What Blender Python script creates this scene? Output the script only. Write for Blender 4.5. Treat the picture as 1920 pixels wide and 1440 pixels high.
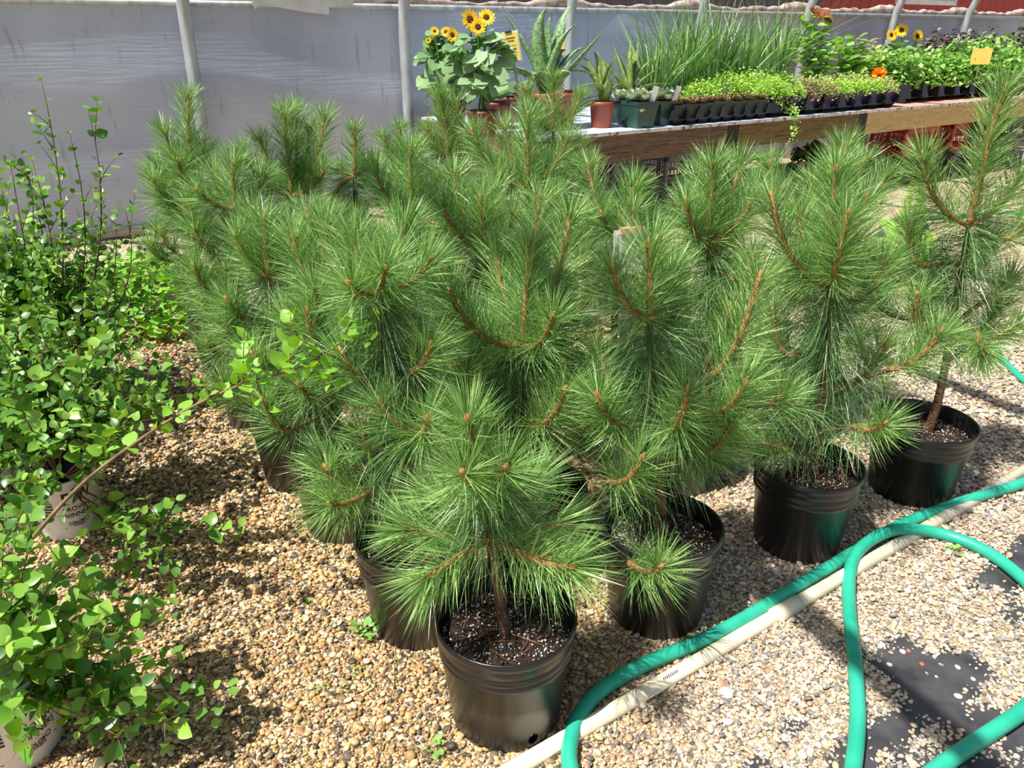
import bpy, math, random
import numpy as np
from mathutils import Matrix, Vector

for o in list(bpy.data.objects):
    bpy.data.objects.remove(o)
random.seed(7)
RNG = np.random.default_rng(11)
scene = bpy.context.scene
COL = scene.collection

# ------------------------------------------------------------------ camera
CAM_H, PITCH, FOC = 1.55, math.radians(24.5), 1450.0
cam_d = bpy.data.cameras.new('camera')
cam = bpy.data.objects.new('camera', cam_d)
COL.objects.link(cam)
cam.location = (0, 0, CAM_H)
cam.rotation_euler = (math.pi / 2 - PITCH, 0, 0)
cam_d.sensor_fit = 'HORIZONTAL'
cam_d.sensor_width = 36.0
cam_d.lens = 36.0 * FOC / 1920.0
cam_d.clip_start, cam_d.clip_end = 0.05, 200
scene.camera = cam

# ------------------------------------------------------------------ sky, sun, exposure
SUN_EL = math.radians(60.5)
SUN_H = Vector((-0.80, -0.60, 0)).normalized()
SUN_DIR = SUN_H * math.cos(SUN_EL) + Vector((0, 0, math.sin(SUN_EL)))
world = bpy.data.worlds.new('world')
scene.world = world
world.use_nodes = True
wn = world.node_tree
bg = wn.nodes['Background']
sky = wn.nodes.new('ShaderNodeTexSky')
sky.sky_type = 'NISHITA'
sky.sun_disc = False
sky.sun_elevation = SUN_EL
sky.sun_rotation = math.atan2(SUN_H.x, SUN_H.y)
sky.air_density = 1.0
sky.dust_density = 2.5
sky.ozone_density = 1.0
wn.links.new(sky.outputs[0], bg.inputs[0])
bg.inputs[1].default_value = 0.095
sun_d = bpy.data.lights.new('sun_offscreen', 'SUN')
sun = bpy.data.objects.new('sun_offscreen', sun_d)
COL.objects.link(sun)
sun.location = SUN_DIR * 40
sun.rotation_euler = SUN_DIR.to_track_quat('Z', 'Y').to_euler()
sun_d.energy = 6.3
sun_d.angle = 0.0095
sun_d.color = (1.0, 0.96, 0.89)
vs = scene.view_settings
vs.view_transform = 'Standard'
vs.look = 'None'
vs.gamma = 1.0
vs.use_curve_mapping = False
vs.exposure = 0.18

# ------------------------------------------------------------------ pixel helpers
CP, SP = math.cos(PITCH), math.sin(PITCH)
CAMP = np.array([0, 0, CAM_H])


def ray(x, y):
    a, b = (x - 960) / FOC, -(y - 720) / FOC
    return np.array([a, CP + b * SP, -SP + b * CP])


def gz(x, y, z=0.0):
    d = ray(x, y)
    return CAMP + d * ((z - CAM_H) / d[2])


def gy(x, y, Y):
    d = ray(x, y)
    return CAMP + d * (Y / d[1])


# greenhouse wall frame: WU runs along the wall, WN points to the wall
TH = math.radians(56.3)
WU = np.array([math.sin(TH), math.cos(TH), 0])
WN = np.array([-WU[1], WU[0], 0])
UP = np.array([0, 0, 1.0])


def su(s, n, z=0.0):
    return s * WU + n * WN + UP * z


def gn(x, y, n):
    d = ray(x, y)
    return CAMP + d * (n / float(d @ WN))


# ------------------------------------------------------------------ mesh helpers
def mesh_np(name, V, F, smooth=False):
    me = bpy.data.meshes.new(name)
    V = np.asarray(V, dtype=np.float32)
    F = np.asarray(F, dtype=np.int32)
    m, k = F.shape
    me.vertices.add(len(V))
    me.vertices.foreach_set('co', V.ravel())
    me.loops.add(m * k)
    me.loops.foreach_set('vertex_index', F.ravel())
    me.polygons.add(m)
    me.polygons.foreach_set('loop_start', np.arange(m, dtype=np.int32) * k)
    me.polygons.foreach_set('loop_total', np.full(m, k, dtype=np.int32))
    if smooth:
        me.polygons.foreach_set('use_smooth', np.ones(m, dtype=bool))
    me.update(calc_edges=True)
    return me


def mesh_py(name, V, F, smooth=False):
    me = bpy.data.meshes.new(name)
    me.from_pydata([tuple(v) for v in V], [], [tuple(f) for f in F])
    if smooth:
        for p in me.polygons:
            p.use_smooth = True
    me.update()
    return me


def put(name, me, mat=None, parent=None, matrix=None):
    o = bpy.data.objects.new(name, me)
    COL.objects.link(o)
    if mat is not None and not me.materials:
        me.materials.append(mat)
    if parent is not None:
        o.parent = parent
    if matrix is not None:
        o.matrix_local = matrix
    return o


def tag(o, label=None, cat=None, group=None, kind=None):
    if label:
        o['label'] = label
    if cat:
        o['category'] = cat
    if group:
        o['group'] = group
    if kind:
        o['kind'] = kind
    return o


def thing(name, loc, label, cat, group=None, rz=0.0):
    o = bpy.data.objects.new(name, None)
    COL.objects.link(o)
    o.location = tuple(loc)
    o.rotation_euler = (0, 0, rz)
    o.empty_display_size = 0.1
    return tag(o, label, cat, group)


class MB:
    """collects boxes, tubes and lathes of one part"""
    def __init__(self):
        self.V, self.F = [], []

    def add(self, V, F):
        b = len(self.V)
        self.V += [tuple(map(float, v)) for v in V]
        self.F += [tuple(int(i) + b for i in f) for f in F]
        return self

    def box(self, c, sx, sy, sz, ax=None, ay=None, az=None):
        ax = np.array([1, 0, 0]) if ax is None else np.asarray(ax)
        ay = np.array([0, 1, 0]) if ay is None else np.asarray(ay)
        az = UP if az is None else np.asarray(az)
        c = np.asarray(c, float)
        V = [c + ax * sx / 2 * i + ay * sy / 2 * j + az * sz / 2 * k for k in (-1, 1) for j in (-1, 1) for i in (-1, 1)]
        return self.add(V, [(0, 2, 3, 1), (4, 5, 7, 6), (0, 1, 5, 4), (2, 6, 7, 3), (0, 4, 6, 2), (1, 3, 7, 5)])

    def tube(self, pts, r, n=6, cap=True):
        V, F = tube(pts, r, n, cap)
        return self.add(V, F)

    def lathe(self, prof, n=32, c=(0, 0, 0)):
        V, F = lathe(prof, n)
        return self.add(np.array(V) + np.asarray(c), F)

    def build(self, name, mat, parent=None, smooth=False):
        return put(name, mesh_py(name, self.V, self.F, smooth), mat, parent)


def frames(pts):
    P = np.asarray(pts, float)
    T = np.gradient(P, axis=0)
    T /= np.linalg.norm(T, axis=1)[:, None] + 1e-9
    ref = np.array([0.31, 0.87, 0.38])
    N = np.cross(T, ref)
    bad = np.linalg.norm(N, axis=1) < 0.15
    N[bad] = np.cross(T[bad], [1, 0, 0])
    N /= np.linalg.norm(N, axis=1)[:, None]
    return P, T, N, np.cross(T, N)


def tube(pts, r, n=6, cap=True):
    P, T, N, B = frames(pts)
    k = len(P)
    R = np.full(k, r, float) if np.isscalar(r) else np.asarray(r, float)
    a = np.arange(n) * 2 * math.pi / n
    V = (P[:, None] + R[:, None, None] * (np.cos(a)[None, :, None] * N[:, None] + np.sin(a)[None, :, None] * B[:, None])).reshape(-1, 3)
    F = [(i * n + j, i * n + (j + 1) % n, (i + 1) * n + (j + 1) % n, (i + 1) * n + j) for i in range(k - 1) for j in range(n)]
    if cap:
        F += [tuple(range(n - 1, -1, -1)), tuple((k - 1) * n + j for j in range(n))]
    return V, F


def lathe(prof, n=32):
    V, F, k = [], [], len(prof)
    for r, z in prof:
        for j in range(n):
            a = 2 * math.pi * j / n
            V.append((r * math.cos(a), r * math.sin(a), z))
    for i in range(k - 1):
        for j in range(n):
            F.append((i * n + j, i * n + (j + 1) % n, (i + 1) * n + (j + 1) % n, (i + 1) * n + j))
    return V, F


def spline(pts, n=8):
    P = [np.asarray(p, float) for p in pts]
    P = [2 * P[0] - P[1]] + P + [2 * P[-1] - P[-2]]
    out = []
    for i in range(1, len(P) - 2):
        for k in range(n):
            t = k / n
            a, b, c, d = P[i - 1], P[i], P[i + 1], P[i + 2]
            out.append(0.5 * (2 * b + (c - a) * t + (2 * a - 5 * b + 4 * c - d) * t * t + (3 * b - a - 3 * c + d) * t ** 3))
    out.append(P[-2])
    return np.array(out)


def bez(a, c, b, n=9):
    t = np.linspace(0, 1, n)[:, None]
    return (1 - t) ** 2 * a + 2 * t * (1 - t) * c + t * t * b


def unit(v):
    v = np.asarray(v, float)
    return v / (np.linalg.norm(v, axis=-1, keepdims=True) + 1e-12)


def merge(Vl, Fl, mats):
    """place copies of a small mesh with an (N,4,4) array"""
    Vl = np.asarray(Vl, float)
    Fl = np.asarray(Fl, int)
    M = np.asarray(mats)
    V = np.einsum('nij,vj->nvi', M[:, :3, :3], Vl) + M[:, None, :3, 3]
    F = Fl[None] + (np.arange(len(M)) * len(Vl))[:, None, None]
    return V.reshape(-1, 3), F.reshape(-1, Fl.shape[1])


def basis(pos, d, up, s):
    """(N,4,4): local +Y along d, local Z near up, scale s"""
    d = unit(d)
    x = unit(np.cross(d, up))
    z = np.cross(x, d)
    n = len(pos)
    M = np.zeros((n, 4, 4))
    s = np.asarray(s, float).reshape(n, 1)
    M[:, :3, 0], M[:, :3, 1], M[:, :3, 2], M[:, :3, 3], M[:, 3, 3] = x * s, d * s, z * s, pos, 1
    return M


# ------------------------------------------------------------------ materials
def nodes_of(name):
    m = bpy.data.materials.new(name)
    m.use_nodes = True
    nt = m.node_tree
    return m, nt, nt.nodes['Principled BSDF'], nt.nodes['Material Output']


def ramp(nt, cols):
    r = nt.nodes.new('ShaderNodeValToRGB')
    e = r.color_ramp.elements
    while len(e) < len(cols):
        e.new(0.5)
    for i, (p, c) in enumerate(cols):
        e[i].position = p
        e[i].color = (*c, 1)
    return r


def srgb(r, g, b):
    f = lambda c: (c / 255 / 12.92) if c / 255 <= 0.04045 else ((c / 255 + 0.055) / 1.055) ** 2.4
    return (f(r), f(g), f(b))


def M(name, cols, scale=8.0, rough=0.6, bump=0.0, bscale=None, spec=0.5, source='noise', transl=0.0, stretch=None, detail=4, metal=0.0, coat=0.0):
    """cols: one colour or a list for a ramp driven by noise / per-island / object random"""
    m, nt, p, out = nodes_of(name)
    L = nt.links
    if isinstance(cols[0], (int, float)):
        cols = [cols, cols]
    k = len(cols)
    lo, hi = (0.0, 1.0) if source in ('island', 'object') else (0.3, 0.7)
    r = ramp(nt, [(lo + (hi - lo) * i / (k - 1), c) for i, c in enumerate(cols)])
    tc = nt.nodes.new('ShaderNodeTexCoord')
    mp = nt.nodes.new('ShaderNodeMapping')
    L.new(tc.outputs['Object'], mp.inputs[0])
    if stretch:
        mp.inputs['Scale'].default_value = stretch
    nz = nt.nodes.new('ShaderNodeTexNoise')
    nz.inputs['Scale'].default_value = scale
    nz.inputs['Detail'].default_value = detail
    L.new(mp.outputs[0], nz.inputs['Vector'])
    if source == 'noise':
        L.new(nz.outputs['Fac'], r.inputs[0])
    elif source == 'island':
        g = nt.nodes.new('ShaderNodeNewGeometry')
        L.new(g.outputs['Random Per Island'], r.inputs[0])
    elif source == 'object':
        g = nt.nodes.new('ShaderNodeObjectInfo')
        L.new(g.outputs['Random'], r.inputs[0])
    L.new(r.outputs[0], p.inputs['Base Color'])
    p.inputs['Roughness'].default_value = rough
    p.inputs['Specular IOR Level'].default_value = spec
    p.inputs['Metallic'].default_value = metal
    p.inputs['Coat Weight'].default_value = coat
    if bump:
        n2 = nt.nodes.new('ShaderNodeTexNoise')
        n2.inputs['Scale'].default_value = bscale or scale * 4
        n2.inputs['Detail'].default_value = 4
        L.new(mp.outputs[0], n2.inputs['Vector'])
        b = nt.nodes.new('ShaderNodeBump')
        b.inputs['Strength'].default_value = bump
        b.inputs['Distance'].default_value = 0.01
        L.new(n2.outputs['Fac'], b.inputs['Height'])
        L.new(b.outputs[0], p.inputs['Normal'])
    if transl:
        t = nt.nodes.new('ShaderNodeBsdfTranslucent')
        hs = nt.nodes.new('ShaderNodeHueSaturation')
        hs.inputs['Value'].default_value = 1.5
        hs.inputs['Saturation'].default_value = 1.15
        hs.inputs['Hue'].default_value = 0.485
        L.new(r.outputs[0], hs.inputs['Color'])
        L.new(hs.outputs[0], t.inputs[0])
        mx = nt.nodes.new('ShaderNodeMixShader')
        mx.inputs[0].default_value = transl
        L.new(p.outputs[0], mx.inputs[1])
        L.new(t.outputs[0], mx.inputs[2])
        L.new(mx.outputs[0], out.inputs[0])
    return m


MT = {}
MT['needle'] = M('pine_needle', [srgb(68, 112, 56), srgb(126, 172, 90), srgb(192, 220, 144)], source='island', rough=0.31, transl=0.22, spec=0.6)
MT['needle_old'] = M('pine_needle_old', [srgb(52, 88, 50), srgb(100, 142, 82), srgb(158, 190, 124)], source='island', rough=0.32, transl=0.15, spec=0.6)
MT['needle_dead'] = M('pine_needle_dead', [srgb(120, 72, 40), srgb(170, 118, 76)], source='island', rough=0.7)
MT['shoot'] = M('shoot_bark', [srgb(138, 94, 52), srgb(212, 164, 104)], scale=90, rough=0.75, bump=0.8, bscale=300)
MT['bark'] = M('old_bark', [srgb(64, 46, 36), srgb(128, 94, 70), srgb(106, 92, 74)], scale=40, rough=0.9, bump=1.0, bscale=160)
MT['bud'] = M('bud', [srgb(166, 96, 54), srgb(204, 144, 96)], scale=120, rough=0.6)
MT['pot'] = M('black_pot', [(0.007, 0.007, 0.008), (0.015, 0.015, 0.016)], scale=5, rough=0.30, bump=0.06, bscale=40, spec=0.55, stretch=(1, 1, 0.3))
MT['soil'] = M('soil', [srgb(22, 16, 12), srgb(60, 44, 34)], scale=60, rough=0.95, bump=1.0, bscale=150)
MT['perlite'] = M('perlite', [srgb(150, 140, 130), srgb(240, 236, 228)], source='island', rough=0.8)
MT['bark_chip'] = M('bark_chip', [srgb(40, 26, 18), srgb(96, 62, 40)], source='island', rough=0.85)
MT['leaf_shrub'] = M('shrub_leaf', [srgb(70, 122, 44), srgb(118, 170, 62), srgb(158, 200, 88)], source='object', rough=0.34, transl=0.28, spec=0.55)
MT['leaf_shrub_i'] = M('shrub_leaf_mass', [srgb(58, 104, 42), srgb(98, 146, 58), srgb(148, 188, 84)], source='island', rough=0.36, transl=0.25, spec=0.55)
MT['leaf_bright'] = M('bright_leaf', [srgb(110, 170, 50), srgb(160, 208, 84)], source='island', rough=0.45, transl=0.35)
MT['stem'] = M('shrub_stem', [srgb(96, 78, 52), srgb(150, 124, 84)], scale=30, rough=0.7)
MT['stem_red'] = M('shrub_stem_dark', [srgb(74, 52, 46), srgb(110, 84, 66)], scale=30, rough=0.7)
MT['white_pot'] = M('white_pot', [srgb(230, 232, 238), srgb(242, 243, 246)], scale=3, rough=0.42)
MT['print'] = M('black_print', srgb(26, 26, 28), rough=0.6)
MT['print_green'] = M('green_print', srgb(50, 120, 60), rough=0.6)
MT['hose'] = M('hose_rubber', [srgb(26, 158, 128), srgb(58, 186, 156)], scale=9, rough=0.42, bump=0.08, bscale=120)
MT['pvc'] = M('pvc_pipe', [srgb(226, 212, 180), srgb(242, 234, 210)], scale=6, rough=0.5)
MT['galv'] = M('galvanised_steel', [srgb(150, 156, 160), srgb(196, 202, 206)], scale=14, rough=0.42, metal=0.35, stretch=(1, 1, 0.25))
MT['curtain'] = M('curtain_roll', [srgb(130, 104, 86), srgb(186, 166, 154), srgb(204, 190, 182)], scale=11, rough=0.7, bump=0.6, bscale=24)
MT['cloth'] = None
MT['terracotta'] = M('terracotta', [srgb(136, 64, 46), srgb(164, 82, 60)], scale=4, rough=0.5)
MT['terra_dark'] = M('dark_terracotta', [srgb(98, 42, 34), srgb(122, 56, 44)], scale=4, rough=0.45)
MT['green_pot'] = M('green_pot', [srgb(34, 62, 56), srgb(52, 84, 76)], scale=3, rough=0.32)
MT['dkgreen_pot'] = M('dark_green_pot', [srgb(40, 52, 42), srgb(62, 74, 60)], scale=3, rough=0.45)
MT['purple_pot'] = M('purple_pot', [srgb(44, 22, 66), srgb(70, 34, 92)], scale=3, rough=0.35)
MT['tray'] = M('black_tray', [(0.012, 0.012, 0.015), (0.03, 0.03, 0.035)], scale=3, rough=0.28)
MT['aloe'] = M('aloe_leaf', [srgb(74, 112, 70), srgb(122, 158, 104), srgb(160, 186, 138)], scale=40, rough=0.38, transl=0.08, stretch=(1, 1, 1.6))
MT['aloe_yellow'] = M('aloe_leaf_pale', [srgb(96, 128, 60), srgb(160, 180, 96)], scale=30, rough=0.4, transl=0.08)
MT['sun_leaf'] = M('sunflower_leaf', [srgb(104, 146, 88), srgb(162, 192, 144)], source='object', rough=0.5, transl=0.22)
MT['petal'] = M('yellow_petal', [srgb(246, 190, 10), srgb(255, 222, 40)], source='island', rough=0.55, transl=0.25)
MT['petal_rust'] = M('rust_petal', [srgb(96, 36, 14), srgb(168, 84, 30)], source='island', rough=0.7, transl=0.05)
MT['petal_orange'] = M('orange_petal', [srgb(240, 140, 10), srgb(255, 176, 30)], source='island', rough=0.6, transl=0.2)
MT['disc'] = M('flower_disc', [srgb(48, 24, 12), srgb(92, 50, 20)], scale=60, rough=0.9, bump=0.8, bscale=200)
MT['semp'] = M('succulent_leaf', [srgb(150, 176, 136), srgb(206, 216, 186)], source='island', rough=0.45)
MT['semp_red'] = M('red_succulent_leaf', [srgb(112, 58, 54), srgb(150, 120, 84), srgb(176, 182, 120)], source='island', rough=0.5)
MT['grass'] = M('grass_blade', [srgb(58, 104, 44), srgb(112, 158, 80), srgb(172, 204, 136)], source='island', rough=0.42, transl=0.2)
MT['lime'] = M('lime_leaf', [srgb(124, 176, 62), srgb(176, 212, 98), srgb(196, 222, 128)], source='island', rough=0.5, transl=0.3)
MT['lime_pink'] = M('faded_leaf', [srgb(140, 112, 86), srgb(190, 178, 130), srgb(170, 190, 110)], source='island', rough=0.6, transl=0.2)
MT['herb'] = M('herb_leaf', [srgb(96, 142, 66), srgb(138, 186, 92), srgb(176, 212, 122)], source='island', rough=0.5, transl=0.28)
MT['forb'] = M('forb_leaf', [srgb(72, 122, 50), srgb(120, 164, 76)], source='island', rough=0.5, transl=0.28)
MT['varieg'] = M('variegated_leaf', [srgb(110, 156, 70), srgb(196, 210, 130), srgb(222, 222, 156)], source='island', rough=0.5, transl=0.28)
MT['purple_leaf'] = M('purple_leaf', [srgb(66, 56, 60), srgb(110, 96, 98), srgb(150, 148, 124)], source='island', rough=0.45, transl=0.1)
MT['dark_leaf'] = M('dark_leaf', [srgb(56, 88, 48), srgb(92, 124, 70)], source='island', rough=0.4, transl=0.1)
MT['fern'] = M('fern_leaf', [srgb(140, 182, 76), srgb(176, 212, 104)], source='island', rough=0.5, transl=0.35)
MT['yellow_card'] = M('yellow_card', [srgb(230, 206, 86), srgb(240, 222, 120)], scale=5, rough=0.5)
MT['pale_card'] = M('pale_card', [srgb(214, 220, 224), srgb(232, 236, 240)], scale=5, rough=0.35)
MT['card_print'] = M('card_print', srgb(120, 104, 50), rough=0.6)
MT['clear'] = M('clear_plastic', [srgb(196, 204, 204), srgb(214, 220, 220)], scale=5, rough=0.25)
MT['crate_grey'] = M('grey_crate', [srgb(84, 86, 90), srgb(108, 110, 114)], scale=4, rough=0.5)
MT['crate_red'] = M('red_crate', [srgb(158, 22, 20), srgb(186, 36, 30)], scale=4, rough=0.45)
MT['crate_black'] = M('black_crate', (0.015, 0.015, 0.016), rough=0.5)
MT['tag_dark'] = M('tag_purple', [srgb(34, 24, 40), srgb(90, 62, 104)], scale=40, rough=0.4)
MT['stone'] = M('stone', [srgb(190, 184, 176), srgb(226, 222, 214)], scale=30, rough=0.8)
MT['stone_red'] = M('red_stone', [srgb(150, 84, 64), srgb(190, 120, 96)], scale=30, rough=0.8)
MT['white_paint'] = M('white_paint', [srgb(226, 226, 224), srgb(240, 240, 240)], scale=4, rough=0.6)
MT['bench_top'] = M('bench_top', [srgb(168, 182, 198), srgb(206, 214, 224)], scale=5, rough=0.55, bump=0.1)
MT['bench_top_red'] = M('bench_top_red', [srgb(206, 136, 112), srgb(224, 166, 142)], scale=7, rough=0.7)
MT['top_edge'] = M('worn_white_edge', [srgb(90, 84, 78), srgb(206, 204, 200), srgb(224, 222, 220)], scale=22, rough=0.7)


def wood(name, a, b, c, ringscale=7):
    m, nt, p, out = nodes_of(name)
    L = nt.links
    tc = nt.nodes.new('ShaderNodeTexCoord')
    mp = nt.nodes.new('ShaderNodeMapping')
    mp.inputs['Scale'].default_value = (0.7, 6.0, 9.0)
    L.new(tc.outputs['Object'], mp.inputs[0])
    nz = nt.nodes.new('ShaderNodeTexNoise')
    nz.inputs['Scale'].default_value = ringscale
    nz.inputs['Detail'].default_value = 6
    nz.inputs['Distortion'].default_value = 1.2
    L.new(mp.outputs[0], nz.inputs['Vector'])
    r = ramp(nt, [(0.3, a), (0.52, b), (0.72, c)])
    L.new(nz.outputs['Fac'], r.inputs[0])
    L.new(r.outputs[0], p.inputs['Base Color'])
    p.inputs['Roughness'].default_value = 0.8
    b_ = nt.nodes.new('ShaderNodeBump')
    b_.inputs['Strength'].default_value = 0.35
    b_.inputs['Distance'].default_value = 0.01
    L.new(nz.outputs['Fac'], b_.inputs['Height'])
    L.new(b_.outputs[0], p.inputs['Normal'])
    return m


MT['wood_old'] = wood('weathered_board', srgb(62, 48, 38), srgb(112, 88, 66), srgb(134, 110, 86))
MT['wood_moss'] = wood('mossy_board', srgb(70, 56, 34), srgb(124, 102, 60), srgb(112, 112, 60))
MT['wood_new'] = wood('new_board', srgb(176, 144, 88), srgb(204, 176, 118), srgb(214, 190, 134))
MT['wood_dark'] = wood('dark_post', srgb(34, 28, 22), srgb(56, 46, 34), srgb(70, 58, 44))

MT['wood_pale'] = wood('pale_board', srgb(150, 140, 124), srgb(176, 166, 148), srgb(190, 182, 166))
MT['scrap'] = M('white_film', [srgb(206, 206, 202), srgb(234, 234, 230)], scale=6, rough=0.5)
# ground under the gravel
gm, nt, p, out = nodes_of('gravel_bed')
tc = nt.nodes.new('ShaderNodeTexCoord')
vo = nt.nodes.new('ShaderNodeTexVoronoi')
vo.inputs['Scale'].default_value = 75
nt.links.new(tc.outputs['Object'], vo.inputs['Vector'])
sep = nt.nodes.new('ShaderNodeSeparateColor')
nt.links.new(vo.outputs['Color'], sep.inputs[0])
r1 = ramp(nt, [(0.0, srgb(104, 92, 78)), (0.35, srgb(176, 152, 118)), (0.7, srgb(206, 184, 150)), (1.0, srgb(226, 214, 194))])
nt.links.new(sep.outputs[0], r1.inputs[0])
nt.links.new(r1.outputs[0], p.inputs['Base Color'])
p.inputs['Roughness'].default_value = 0.85
bp = nt.nodes.new('ShaderNodeBump')
bp.inputs['Strength'].default_value = 0.9
bp.inputs['Distance'].default_value = 0.012
bp.invert = True
nt.links.new(vo.outputs['Distance'], bp.inputs['Height'])
nt.links.new(bp.outputs[0], p.inputs['Normal'])
MT['bed'] = gm

# pebbles: colour from a value stored on each pebble
pm, nt, p, out = nodes_of('pebble')
at = nt.nodes.new('ShaderNodeAttribute')
at.attribute_type = 'INSTANCER'
at.attribute_name = 'tint'
nt.links.new(at.outputs['Color'], p.inputs['Base Color'])
p.inputs['Roughness'].default_value = 0.55
MT['pebble'] = pm

# woven ground cloth
fm, nt, p, out = nodes_of('woven_cloth')
tc = nt.nodes.new('ShaderNodeTexCoord')
wv = nt.nodes.new('ShaderNodeTexWave')
wv.inputs['Scale'].default_value = 60
wv.inputs['Distortion'].default_value = 0.6
nt.links.new(tc.outputs['Object'], wv.inputs['Vector'])
nz = nt.nodes.new('ShaderNodeTexNoise')
nz.inputs['Scale'].default_value = 14
nt.links.new(tc.outputs['Object'], nz.inputs['Vector'])
r1 = ramp(nt, [(0.35, (0.018, 0.018, 0.022)), (0.75, (0.075, 0.073, 0.078))])
mxn = nt.nodes.new('ShaderNodeMath')
mxn.operation = 'MULTIPLY_ADD'
mxn.inputs[1].default_value = 0.3
nt.links.new(wv.outputs['Fac'], mxn.inputs[0])
nt.links.new(nz.outputs['Fac'], mxn.inputs[2])
nt.links.new(mxn.outputs[0], r1.inputs[0])
nt.links.new(r1.outputs[0], p.inputs['Base Color'])
p.inputs['Roughness'].default_value = 0.5
bp = nt.nodes.new('ShaderNodeBump')
bp.inputs['Strength'].default_value = 0.3
bp.inputs['Distance'].default_value = 0.004
nt.links.new(mxn.outputs[0], bp.inputs['Height'])
nt.links.new(bp.outputs[0], p.inputs['Normal'])
MT['cloth'] = fm

# plastic film wall: grey, hazed, algae streaks below the rail
wm, nt, p, out = nodes_of('greenhouse_film')
tc = nt.nodes.new('ShaderNodeTexCoord')
nz = nt.nodes.new('ShaderNodeTexNoise')
nz.inputs['Scale'].default_value = 0.55
nz.inputs['Detail'].default_value = 5
nt.links.new(tc.outputs['Object'], nz.inputs['Vector'])
r1 = ramp(nt, [(0.32, srgb(160, 168, 192)), (0.68, srgb(204, 212, 228))])
nt.links.new(nz.outputs['Fac'], r1.inputs[0])
mp = nt.nodes.new('ShaderNodeMapping')
mp.inputs['Scale'].default_value = (7, 1, 1.1)
nt.links.new(tc.outputs['Object'], mp.inputs[0])
n2 = nt.nodes.new('ShaderNodeTexNoise')
n2.inputs['Scale'].default_value = 2.2
n2.inputs['Detail'].default_value = 6
nt.links.new(mp.outputs[0], n2.inputs['Vector'])
r2 = ramp(nt, [(0.60, (0, 0, 0)), (0.78, (0.7, 0.7, 0.7))])
nt.links.new(n2.outputs['Fac'], r2.inputs[0])
mx = nt.nodes.new('ShaderNodeMix')
mx.data_type = 'RGBA'
mx.inputs['B'].default_value = (*srgb(112, 118, 92), 1)
nt.links.new(r2.outputs[0], mx.inputs['Factor'])
nt.links.new(r1.outputs[0], mx.inputs['A'])
nt.links.new(mx.outputs['Result'], p.inputs['Base Color'])
p.inputs['Roughness'].default_value = 0.27
p.inputs['Specular IOR Level'].default_value = 0.6
mp3 = nt.nodes.new('ShaderNodeMapping')
mp3.inputs['Scale'].default_value = (1.2, 1, 16)
nt.links.new(tc.outputs['Object'], mp3.inputs[0])
n3 = nt.nodes.new('ShaderNodeTexNoise')
n3.inputs['Scale'].default_value = 2.5
n3.inputs['Detail'].default_value = 5
nt.links.new(mp3.outputs[0], n3.inputs['Vector'])
bp = nt.nodes.new('ShaderNodeBump')
bp.inputs['Strength'].default_value = 0.22
bp.inputs['Distance'].default_value = 0.02
nt.links.new(n3.outputs['Fac'], bp.inputs['Height'])
nt.links.new(bp.outputs[0], p.inputs['Normal'])
MT['film'] = wm
MT['barn_red'] = M('barn_red', [srgb(158, 62, 60), srgb(186, 82, 78)], scale=3, rough=0.75, stretch=(1, 1, 0.3))
MT['barn_grey'] = M('barn_grey', [srgb(96, 90, 98), srgb(116, 110, 118)], scale=3, rough=0.8, stretch=(1, 1, 0.3))

# ================================================================== STRUCTURE
WRZ = math.atan2(WU[1], WU[0])
WALL_N, RAIL_Z = 7.0, 1.75


def framed(name, me, mat, s, n, z=0.0, parent=None):
    """object whose local X runs along the wall and local Y towards it"""
    o = put(name, me, mat, parent)
    o.location = tuple(su(s, n, z))
    o.rotation_euler = (0, 0, WRZ)
    return o


def boxmesh(name, boxes):
    b = MB()
    for c, x, y, z in boxes:
        b.box(c, x, y, z)
    return mesh_py(name, b.V, b.F)


# floor
fl = put('floor', mesh_py('floor', [(-16, -4, 0), (26, -4, 0), (26, 30, 0), (-16, 30, 0)], [(0, 1, 2, 3)]), MT['bed'])
tag(fl, 'gravel ground of the open greenhouse', None, None, 'structure')

# film wall, gently wavy
nx, nz_ = 120, 10
V, F = [], []
for side in (0, 1):
    for k in range(nz_ + 1):
        for i in range(nx + 1):
            x = -3.0 + 20.0 * i / nx
            z = RAIL_Z * k / nz_
            y = 0.02 * side + 0.012 * math.sin(x * 2.1 + z) * math.sin(math.pi * k / nz_) + 0.008 * math.sin(z * 9 + x * .6) + 0.05 * (1 - k / nz_) ** 3
            V.append((x, y, z))
st = (nx + 1) * (nz_ + 1)
for k in range(nz_):
    for i in range(nx):
        a = k * (nx + 1) + i
        F.append((a, a + 1, a + nx + 2, a + nx + 1))
        F.append((st + a, st + a + nx + 1, st + a + nx + 2, st + a + 1))
wall = framed('wall_back', mesh_py('wall_back', V, F, True), MT['film'], 0, WALL_N)
tag(wall, 'grey plastic film side wall below the rail', None, None, 'structure')

# skirting board buried at the foot of the film
tag(framed('baseboard_back', boxmesh('baseboard', [((7, 0.0, 0.05), 20, 0.04, 0.06)]), MT['wood_pale'], 0, WALL_N + 0.03), None, None, None, 'structure')

# rail
b = MB()
b.tube([(-3, 0, 0), (7, 0, 0), (17, 0, 0)], 0.024, 10)
tag(framed('trim_1', mesh_py('rail', b.V, b.F, True), MT['galv'], 0, WALL_N - 0.05, RAIL_Z), 'galvanised rail along the top of the film wall', None, None, 'structure')

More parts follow.
